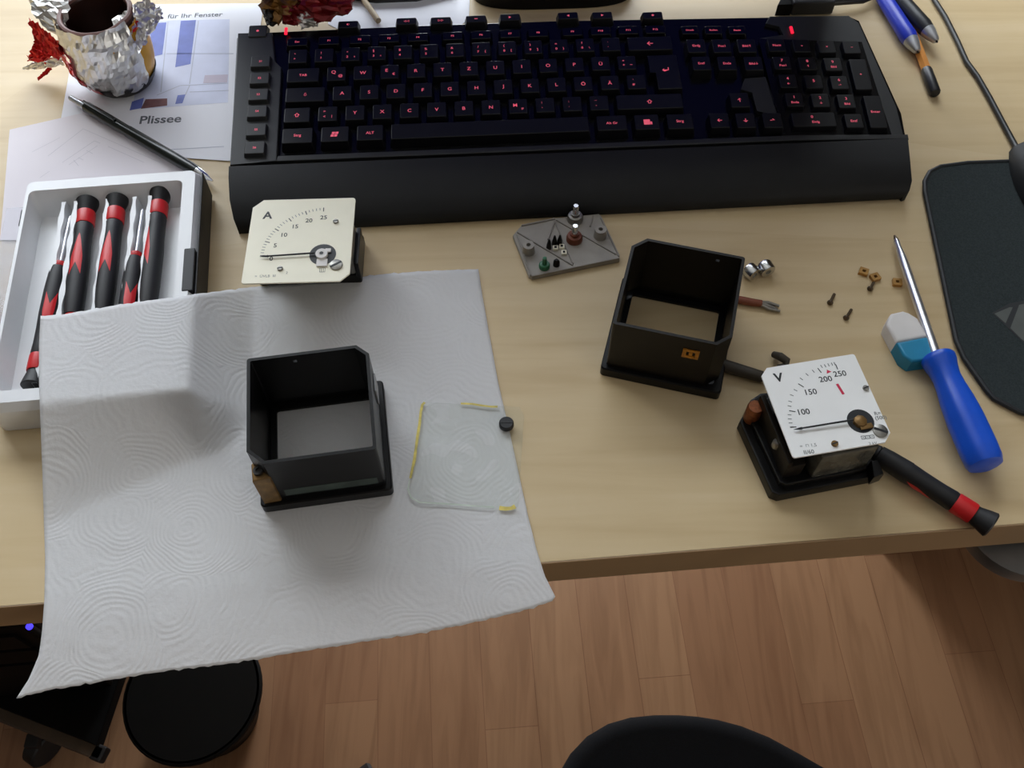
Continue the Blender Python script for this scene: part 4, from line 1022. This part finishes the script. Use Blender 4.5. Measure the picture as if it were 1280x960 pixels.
# mechanical pencil
a = at(88, 122, 7.0); b = at(266, 226, 6.4)
o = Vector((a.x, a.y, 0)); mp_ = thing('mechanical_pencil', 'dark green mechanical pencil with metal ends lying across the papers', 'pencil', o)
m = along(a - o, b - o); L = (b - a).length
MB().lathe([(0.01, 0), (1.9, 0), (2.1, 0.8), (2.1, 9), (2.9, 9.4), (2.9, 17), (0.01, 17)], 18, m).build('push_button', M['silverplas'], mp_)
MB().lathe([(3.2, 16.5), (4.1, 18), (4.2, 40), (4.0, 60), (4.3, 62), (4.3, L - 22), (3.8, L - 15), (0.01, L - 15)], 18, m).build('barrel', M['pencil'], mp_)
MB().lathe([(3.7, L - 15.5), (3.6, L - 13), (2.2, L - 6), (1.1, L - 3), (0.6, L), (0.01, L)], 18, m).build('tip', M['steel'], mp_)
MB().box((0, 33, 4.6), (2.4, 34, 1.0), 0.3, M_=m).build('clip', M['pencil'], mp_)

# pens at the right
def pen(name, label, a, b, za, zb, r_, bar_m, tip_m, style):
    a = at(*a, za); b = at(*b, zb); o = Vector((a.x, a.y, 0)); t = thing(name, label, 'pen', o); m = along(a - o, b - o); L = (b - a).length
    if style == 'ball':
        MB().lathe([(0.01, 0), (r_ * 0.8, 0), (r_ * 0.9, L * 0.3), (r_, L - 30), (r_ * 1.05, L - 20), (r_ * 0.9, L - 14), (0.01, L - 14)], 20, m).build('barrel', bar_m, t)
        MB().lathe([(r_ * 0.92, L - 14.2), (r_ * 0.8, L - 10), (r_ * 0.45, L - 2.5), (r_ * 0.3, L - 1.5), (0.01, L - 1.5)], 20, m).build('tip', tip_m, t)
        MB().lathe([(0.9, L - 1.6), (0.5, L), (0.01, L)], 10, m).build('ball_point', M['print'], t)
    else:
        MB().lathe([(0.01, 0), (r_, 0), (r_, L - 26), (0.01, L - 26)], 6, m).build('barrel', bar_m, t)
        MB().lathe([(r_ * 1.02, L - 26.3), (r_ * 1.12, L - 25), (r_ * 1.12, L - 1.2), (r_ * 0.9, L), (0.01, L)], 12, m).build('cap', tip_m, t)
    return t
pen('fineliner', 'orange fineliner with a black cap under the two ballpoint pens', (1110, -40), (1169, 117), 4.0, 4.0, 3.7, M['penorange'], M['penblack'], 'cap')
pen('ballpoint_pen', 'blue ballpoint pen with a silver tip resting on the orange fineliner', (1075, -50), (1148, 66), 7, 7.5, 6.2, M['penblue'], M['silverplas'], 'ball')
pen('ballpoint_pen', 'black ballpoint pen with a silver tip right of the blue pen', (1085, -48), (1172, 53), 12, 9.5, 6.0, M['penblack'], M['silverplas'], 'ball')

# ------------------------------------------------------------------ mouse pad, mouse and its cable
mq = [(1157, 240), (1156.5, 226), (1163, 214), (1176, 207.5), (1210, 203), (1265, 201), (1340, 202), (1560, 240), (1600, 470), (1400, 545), (1275, 514), (1243, 497), (1235, 488), (1206, 447), (1196, 425)]
m0 = at(1300, 350)
pad = thing('mouse_pad', 'dark cloth mouse pad with a stitched edge at the right', 'mouse pad', m0)
pp = [((at(*p, 3) - m0).x, (at(*p, 3) - m0).y) for p in mq]
MB().prism(pp[::-1], 0.3, 3.0, 0.8).build('pad', M['padcloth'], pad)
MB().tube([Vector((x, y, 2.2)) for x, y in pp] + [Vector((pp[0][0], pp[0][1], 2.2))], 1.7, 8).build('edge_piping', M['padedge'], pad)
def pd(px, py, z=3.2): v = at(px, py, z) - m0; return (v.x, v.y, z)
eb2 = MB().raw([pd(*p, 3.15) for p in ((1240, 391), (1262, 379), (1300, 372), (1320, 470), (1279, 428))], [(0, 1, 2, 3, 4)])
eb2.build('emblem_backing', M['padedge'], pad, fixn=False)  # flat dark shape behind the emblem
em = MB().raw([pd(*p) for p in ((1243, 392), (1262, 384), (1266, 384), (1257, 404))], [(0, 1, 2, 3)]).raw([pd(*p) for p in ((1274, 381), (1300, 376), (1310, 450), (1276, 423), (1263, 410))], [(0, 1, 2, 3, 4)])
em.build('emblem', M['padlogo'], pad, fixn=False)['label'] = 'grey angular printed emblem'
v = at(1348, 250, 12)
ms = thing('computer_mouse', 'black computer mouse at the right frame edge on the mouse pad', 'mouse', (v.x, v.y, 3.2), R(12))
prof = []; vs = []
for i in range(13):
    t = i / 12; y = 58 - 116 * t; wv = 30 * (math.sin(math.pi * (0.08 + 0.86 * t)) ** 0.5); hv = 30 * math.sin(math.pi * (0.06 + 0.8 * t)) ** 0.7
    prof.append([Vector((wv * math.cos(math.pi * k / 12), y, 0.3 + hv * math.sin(math.pi * k / 12) ** 0.8)) for k in range(13)])
MB().grid(prof).build('shell', M['wrist'], ms)
MB().lathe([(0.01, -4), (9, -4), (10, -3), (10, 3), (9, 4), (0.01, 4)], 20, T(0, 36, 22, R(90))).build('scroll_wheel', M['gripblack'], ms)
cb = MB().tube([at(1150, -40, 2.4), at(1168, 0, 2.4), at(1182, 22, 2.4), at(1197, 52, 2.4), at(1208, 77, 2.4), at(1222, 96, 2.4), at(1238, 124, 2.4), at(1256, 158, 2.4), at(1268, 180, 2.6), at(1277, 195, 6)] + [at(1281, 201, 9)], 2.0, 10).build('mouse_cable', M['blackcable'])
tag(cb, 'thin black cable running down the right side to the mouse', 'cable')

# ------------------------------------------------------------------ things behind the keyboard
v = at(690, -31, 8)
mo = thing('monitor', 'black computer monitor on a stand just behind the keyboard', 'monitor', (v.x, v.y, 0), 0.03)
o = [(66 * math.copysign(abs(math.cos(t)) ** 0.55, math.cos(t)), 33 * math.copysign(abs(math.sin(t)) ** 0.55, math.sin(t))) for t in [2 * math.pi * k / 40 for k in range(40)]]
MB().prism(o, 0.4, 12, 3.0, seg=3).build('base', M['gloss'], mo)
MB().box((0, 22, 150), (60, 16, 280), 5).build('column', M['gloss'], mo)
pn = MB().box((-35, 2, 178), (520, 24, 270), 5).build('panel', M['pcblack'], mo)
MB().box((-35, -10.4, 180), (494, 1.0, 240), 0.2).build('screen', M['screen'], pn)
v = at(1010, 3, 8); ub = thing('usb_plug', 'dark plug lying behind the right end of the keyboard', 'plug', (v.x, v.y, 0), 0.03)
MB().box((3, 0, 7), (34, 14, 12), 2).build('body', M['deck'], ub)
MB().prism([(-26, -6), (-14, -6), (-14, 7), (-19, 8)], 1.0, 11, 1).build('connector', M['pcblack'], ub)
MB().tube([(20, 1, 7), (45, 4, 6), (90, 30, 4), (120, 60, 3)], 3, 10).build('cable', M['blackcable'], ub)
rod = MB().tube([at(440, -40, 3.2), at(455, 0, 3.2), at(473, 26, 3.2)], 2.4, 10).build('stick', mat('pale_wood_stick', (170, 150, 120), 0.6, var=0.1))
tag(rod, 'thin pale wooden stick behind the keyboard near the foil wrapper', 'stick')
cab = MB().tube([at(400, -20, 4), at(430, -6, 4), at(470, -1, 4), at(520, -3, 4), at(570, -14, 4)], 3.2, 10).build('monitor_cable', M['blackcable']); tag(cab, 'thick black cable at the top edge between wrapper and monitor stand', 'cable')
ppr = sheet('white_sheet', 'blank white paper sheet behind the keyboard at the top', 'paper', [(415, -60), (590, -60), (586, 24), (575, 32), (430, 40), (410, 30)], 0.35, M['paper'])

# ------------------------------------------------------------------ foil wrapped chocolate
cz = 27.0
ch = at(139, 62, cz); ch.z = 0
cf = thing('chocolate_figure', 'broken hollow chocolate egg in torn silver, red and gold foil', 'chocolate', ch)
def egg(rx, rz_, zc, zlo, zhi, a0_, a1_, nz, na, amp, freq, seed, flare=None):
    rows_ = []
    for i in range(nz + 1):
        z = zlo + (zhi - zlo) * i / nz; k = max(0.0, 1 - ((z - zc) / (rz_ if z < zc else 60.0)) ** 2) ** 0.5
        row = []
        for j in range(na + 1):
            a = a0_ + (a1_ - a0_) * j / na; r_ = rx * k
            d = amp * (noise.noise((math.cos(a) * freq, math.sin(a) * freq, z / 30 * freq + seed)) + 0.6 * noise.noise((math.cos(a) * freq * 2.3, math.sin(a) * freq * 2.3, z / 30 * freq * 2.3 + seed)))
            if flare: d += flare(i / nz, j / na)
            row.append(Vector(((r_ + d) * math.cos(a), (r_ + d) * math.sin(a), z + 0.5 * amp * noise.noise((a * 5, z / 5, seed)))))
        rows_.append(row)
    return MB().grid(rows_)
RX = 28.5
so_ = egg(RX, 40, 30, 0.8, 58, 0, 2 * math.pi, 14, 60, 0.5, 3, 1).build('chocolate_shell', M['chocolate'], cf)
s2 = so_.modifiers.new('wall', 'SOLIDIFY'); s2.thickness = 0.003; s2.offset = -1
rm = MB().tube([Vector((24.4 * math.cos(a), 24.4 * math.sin(a), 57.5 + 1.2 * noise.noise((a * 2, 0, 0)))) for a in [2 * math.pi * k / 40 for k in range(41)]], 1.9, 8)
rm.build('broken_rim', M['chocrim'], cf)
def fl1(t, s): return 0.8 + max(0, t - 0.75) * 14 * (0.5 + noise.noise((s * 7, 1, 1)))
egg(RX + 1.5, 41, 30, 6, 61, R(200), R(332), 16, 30, 2.4, 3.4, 11, fl1).build('silver_foil', M['silverfoil'], cf, flat=True)
egg(RX + 0.9, 40.6, 30, 3, 54, R(298), R(395), 12, 26, 0.35, 4, 21).build('gold_foil', M['goldfoil'], cf)
egg(RX + 2.2, 41, 30, 0.8, 10, R(225), R(400), 4, 40, 0.3, 4, 31).build('foil_border', M['darkrim'], cf)
egg(RX + 5.0, 41, 30, 6, 38, R(190), R(226), 12, 10, 1.6, 6, 41).build('red_foil', M['redfoil'], cf, flat=True)
egg(RX + 3.0, 41, 30, 4, 12, R(220), R(252), 5, 12, 0.8, 6, 44).build('red_foil', M['redfoil'], cf, flat=True)
def flap(pts_top, pts_bot, amp, seed, m, nm, n=18, k_=8):
    rows_ = []
    A = resample3(pts_top, n); B = resample3(pts_bot, n)
    for i in range(k_ + 1):
        t = i / k_; rows_.append([A[j].lerp(B[j], t) + Vector((noise.noise((j * 0.6, i * 0.7, seed)), noise.noise((j * 0.6, i * 0.7, seed + 9)), noise.noise((j * 0.6, i * 0.7, seed + 19)))) * amp for j in range(n + 1)])
    return MB().grid(rows_).build(nm, m, cf, flat=True)
def resample3(pts, n):
    pts = [Vector(p) for p in pts]; L = [0.0]
    for a, b in zip(pts, pts[1:]): L.append(L[-1] + (b - a).length)
    out = []
    for k in range(n + 1):
        s = L[-1] * k / n; i = 0
        while i < len(L) - 2 and L[i + 1] < s: i += 1
        out.append(pts[i].lerp(pts[i + 1], (s - L[i]) / max(1e-9, L[i + 1] - L[i])))
    return out
def cp(px, py, z): v = at(px, py, z) - ch; v.z = z; return v
flap([cp(32, -12, 62), cp(42, 20, 56), cp(60, 38, 48), cp(78, 48, 42)], [cp(84, -14, 66), cp(86, 10, 60), cp(84, 30, 54), cp(84, 46, 46)], 3.0, 3, M['silverfoil'], 'silver_foil')
flap([cp(36, 22, 50), cp(50, 32, 46), cp(66, 46, 42), cp(80, 56, 38)], [cp(42, 46, 34), cp(52, 62, 26), cp(66, 72, 22), cp(82, 74, 22)], 2.6, 7, M['redfoil'], 'red_foil')
flap([cp(44, 50, 34), cp(40, 58, 30), cp(36, 68, 24), cp(34, 76, 18)], [cp(72, 62, 26), cp(66, 68, 22), cp(60, 74, 18), cp(56, 78, 14)], 2.4, 12, M['redfoil'], 'red_foil')
flap([cp(28, 86, 9), cp(40, 78, 14), cp(56, 72, 18), cp(76, 70, 20)], [cp(34, 87, 7), cp(50, 86, 8), cp(66, 84, 10), cp(80, 80, 12)], 1.5, 16, M['silverfoil'], 'silver_foil')
flap([cp(60, 84, 10), cp(54, 90, 6), cp(46, 98, 3)], [cp(66, 86, 9), cp(58, 94, 5), cp(48, 101, 2)], 0.8, 18, M['redfoil'], 'red_foil')
flap([cp(140, 24, 54), cp(160, 12, 58), cp(185, -6, 60)], [cp(142, 62, 48), cp(165, 42, 50), cp(198, 14, 46)], 3.0, 23, M['silverfoil'], 'silver_foil')
flap([cp(168, 30, 50), cp(176, 24, 50), cp(200, 8, 46)], [cp(172, 68, 40), cp(182, 52, 40), cp(204, 22, 40)], 2.0, 27, M['silverfoil'], 'silver_foil')
flap([cp(152, 28, 53), cp(160, 27, 53), cp(172, 24, 52)], [cp(158, 46, 50), cp(164, 42, 50), cp(172, 36, 50)], 1.5, 33, M['redfoil'], 'red_foil')

# crumpled wrapper on the back left corner of the keyboard
wv0 = at(372, 8, 34)
wp = thing('crumpled_wrapper', 'crumpled red and gold foil wrapper on the back left corner of the keyboard', 'wrapper', (wv0.x, wv0.y, 21.0))
def wblob(cx, cy, cz_, rx, ry, rz_, amp, seed, m, nm):
    vs = []; nu, nv = 22, 14
    rows_ = []
    for i in range(nv + 1):
        th = math.pi * (0.02 + 0.96 * i / nv); row = []
        for j in range(nu + 1):
            ph = 2 * math.pi * (j % nu) / nu; d = Vector((math.sin(th) * math.cos(ph), math.sin(th) * math.sin(ph), math.cos(th)))
            k = 1 + amp * noise.noise(d * 2.2 + Vector((seed, 0, 0))) + amp * 0.7 * noise.noise(d * 5 + Vector((seed, 3, 0)))
            row.append(Vector((cx + rx * d.x * k, cy + ry * d.y * k, max(1.0, cz_ + rz_ * d.z * k))))
        rows_.append(row)
    return MB().grid(rows_).build(nm, m, wp, flat=True)
wblob(16, 8, 10, 22, 17, 11, 0.5, 3, M['shadedredfoil'], 'red_foil')
wblob(-12, 8, 10, 16, 15, 10, 0.5, 8, M['shadedgoldfoil'], 'gold_foil')
wblob(-4, -2, 8, 8, 8, 8, 0.6, 13, M['shadedredfoil'], 'red_foil')
wblob(6, -5, 6, 9, 6, 6, 0.5, 18, M['silverfoil'], 'silver_foil')
wblob(-21, 2, 7, 6, 12, 8, 0.4, 25, M['darkrim'], 'dark_foil')
wblob(32, 18, 8, 6, 10, 8, 0.4, 29, M['darkrim'], 'dark_foil')

# ------------------------------------------------------------------ under the desk
TB = Vector((-562, 264, -640))
pc_ = thing('computer_tower', 'black computer case with a blue power light under the left desk end', 'computer', TB, YAW)
MB().box((0, 200, 121), (176, 380, 239), 4).build('body', M['pcblack'], pc_)
MB().box((0, 6, 120), (180, 10, 236), 4).build('front_panel', M['pcblack'], pc_)
for k in range(3): MB().box((0, 0, 200 - k * 46), (150, 5, 38), 1.0).build('drive_cover', M['pcblack'], pc_)
vv = Matrix.Rotation(-YAW, 4, 'Z') @ (at(35, 782, -398) - TB)
MB().up([(0.01, 0), (3.2, 0), (3.2, 2.0), (0.01, 3)], (vv.x, vv.y, 238), 16).build('power_light', M['blueled'], pc_)['label'] = 'blue power light'
# cart below
a = at(0, 893, -655); b = at(130, 944, -655)
ct = thing('tower_cart', 'low rolling cart under the computer tower with a grey brown front rail', 'cart', (b.x, b.y, FZ))
o = Vector((b.x, b.y, FZ)); d = (b - a); a2 = a - d * 1.2; m = along(a2 - o, b - o); L = (b - a2).length
MB().box((0, L / 2, 0), (15, L, 14), 2, M_=m).build('rail', M['cartgrey'], ct)
MB().box((0, L - 6, -1), (18, 16, 16), 3, M_=m).build('end_cap', M['gripblack'], ct)
nn = Vector((-d.y, d.x, 0)).normalized()
pa, pb_ = a2 - o, b - o
sh = [pa + nn * 6, pb_ - (d.normalized() * 8) + nn * 6, pb_ - d.normalized() * 70 + nn * 300, pa + nn * 330]
MB().prism([(p.x, p.y) for p in sh], 60, 78, 2).build('shelf', M['pcblack'], ct)
for q in (at(54, 932, -694), at(54, 932, -694) + Vector((-150, 320, 0)), at(54, 932, -694) + Vector((-240, -30, 0))):
    ql = q - o; cst = MB().lathe([(0.01, -9), (22, -9), (24, -7), (24, 7), (22, 9), (0.01, 9)], 24, T(ql.x, ql.y, 24.4, R(60))).build('castor', M['gripblack'], ct)
    MB().box((ql.x, ql.y, 51), (16, 16, 14), 2).build('fork', M['gripblack'], cst)
# waste bin
v = at(240, 866, -615)
bn = thing('waste_bin', 'low round black bin on the floor below the hanging towel', 'bin', (v.x, v.y, FZ))
bprof = [(0.01, 0.5), (50, 0.5), (53, 4), (74, 98), (77, 100), (77, 105), (74, 105), (71, 98), (50, 6), (0.01, 6)]
MB().up(bprof, (0, 0, 0), 48).build('bin_body', M['binblack'], bn)
MB().up([(76.5, 96), (79, 98), (79, 103), (76.5, 105)], (0, 0, 0), 48).build('rim', M['binblack'], bn)
# office chair
sv = [at(*p, -262) for p in ((700, 962), (714, 938), (735, 916), (762, 900), (790, 892), (820, 889), (850, 889), (875, 891), (900, 895), (930, 903), (965, 917), (1000, 936), (1042, 960))]
s0 = sum(sv, Vector()) / len(sv)
och = thing('office_chair', 'black fabric office chair seat in front of the desk', 'chair', (s0.x, s0.y - 120, FZ))
o = Vector((s0.x, s0.y - 120, FZ))
op = [((p - o).x, (p - o).y) for p in sv]; x0, y0 = op[0]; x1, y1 = op[-1]
op += [(x1 + 80, y1 - 70), (x1 + 110, y1 - 160), (x1 + 90, y1 - 360), (x1 - 20, y1 - 420), (x0 + 20, y0 - 420), (x0 - 80, y0 - 360), (x0 - 100, y0 - 160), (x0 - 60, y0 - 60)]
MB().prism(op[::-1], 398, 458, 14, seg=4).build('seat', M['chairblack'], och)
hub = Vector((4 - o.x, -80 - o.y, 75)); v = at(466, 986, -712) - o
MB().up([(26, 80), (26, 250), (18, 252), (18, 400)], (hub.x, hub.y, 0), 20).build('gas_lift', M['gripblack'], och)
ang0 = math.atan2(v.y - hub.y, v.x - hub.x); LL = math.hypot(v.x - hub.x, v.y - hub.y)
for k in range(5):
    a = ang0 + k * 2 * math.pi / 5; LL_ = LL; e = hub + Vector((math.cos(a) * LL_, math.sin(a) * LL_, 0)); e.z = 62
    MB().tube([hub, hub.lerp(e, 0.5) + Vector((0, 0, 6)), e], [24, 18, 13], 12).build('leg', M['gripblack'], och)
    cst = MB().lathe([(0.01, -12), (22, -12), (25, -9), (25, 9), (22, 12), (0.01, 12)], 24, T(e.x, e.y, 25.5, a)).build('castor', M['gripblack'], och)
    MB().up([(5, 40), (5, 64)], (e.x, e.y, 0), 10).build('stem', M['dullsteel'], cst)

# ------------------------------------------------------------------ camera and view
cam = bpy.data.cameras.new('camera'); co = bpy.data.objects.new('camera', cam); COL.objects.link(co)
cam.sensor_fit = 'HORIZONTAL'; cam.sensor_width = 36.0; cam.lens = FPX / 1280 * 36.0; cam.clip_start = 0.01; cam.clip_end = 30
mw = Matrix((RGT, UPV, -FWD)).transposed().to_4x4(); mw.translation = EYE * MM; co.matrix_world = mw
SC.camera = co
vs_ = SC.view_settings; SC.display_settings.display_device = 'sRGB'
vs_.view_transform = 'Standard'; vs_.look = 'None'; vs_.exposure = 0.0; vs_.gamma = 1.0; vs_.use_curve_mapping = False
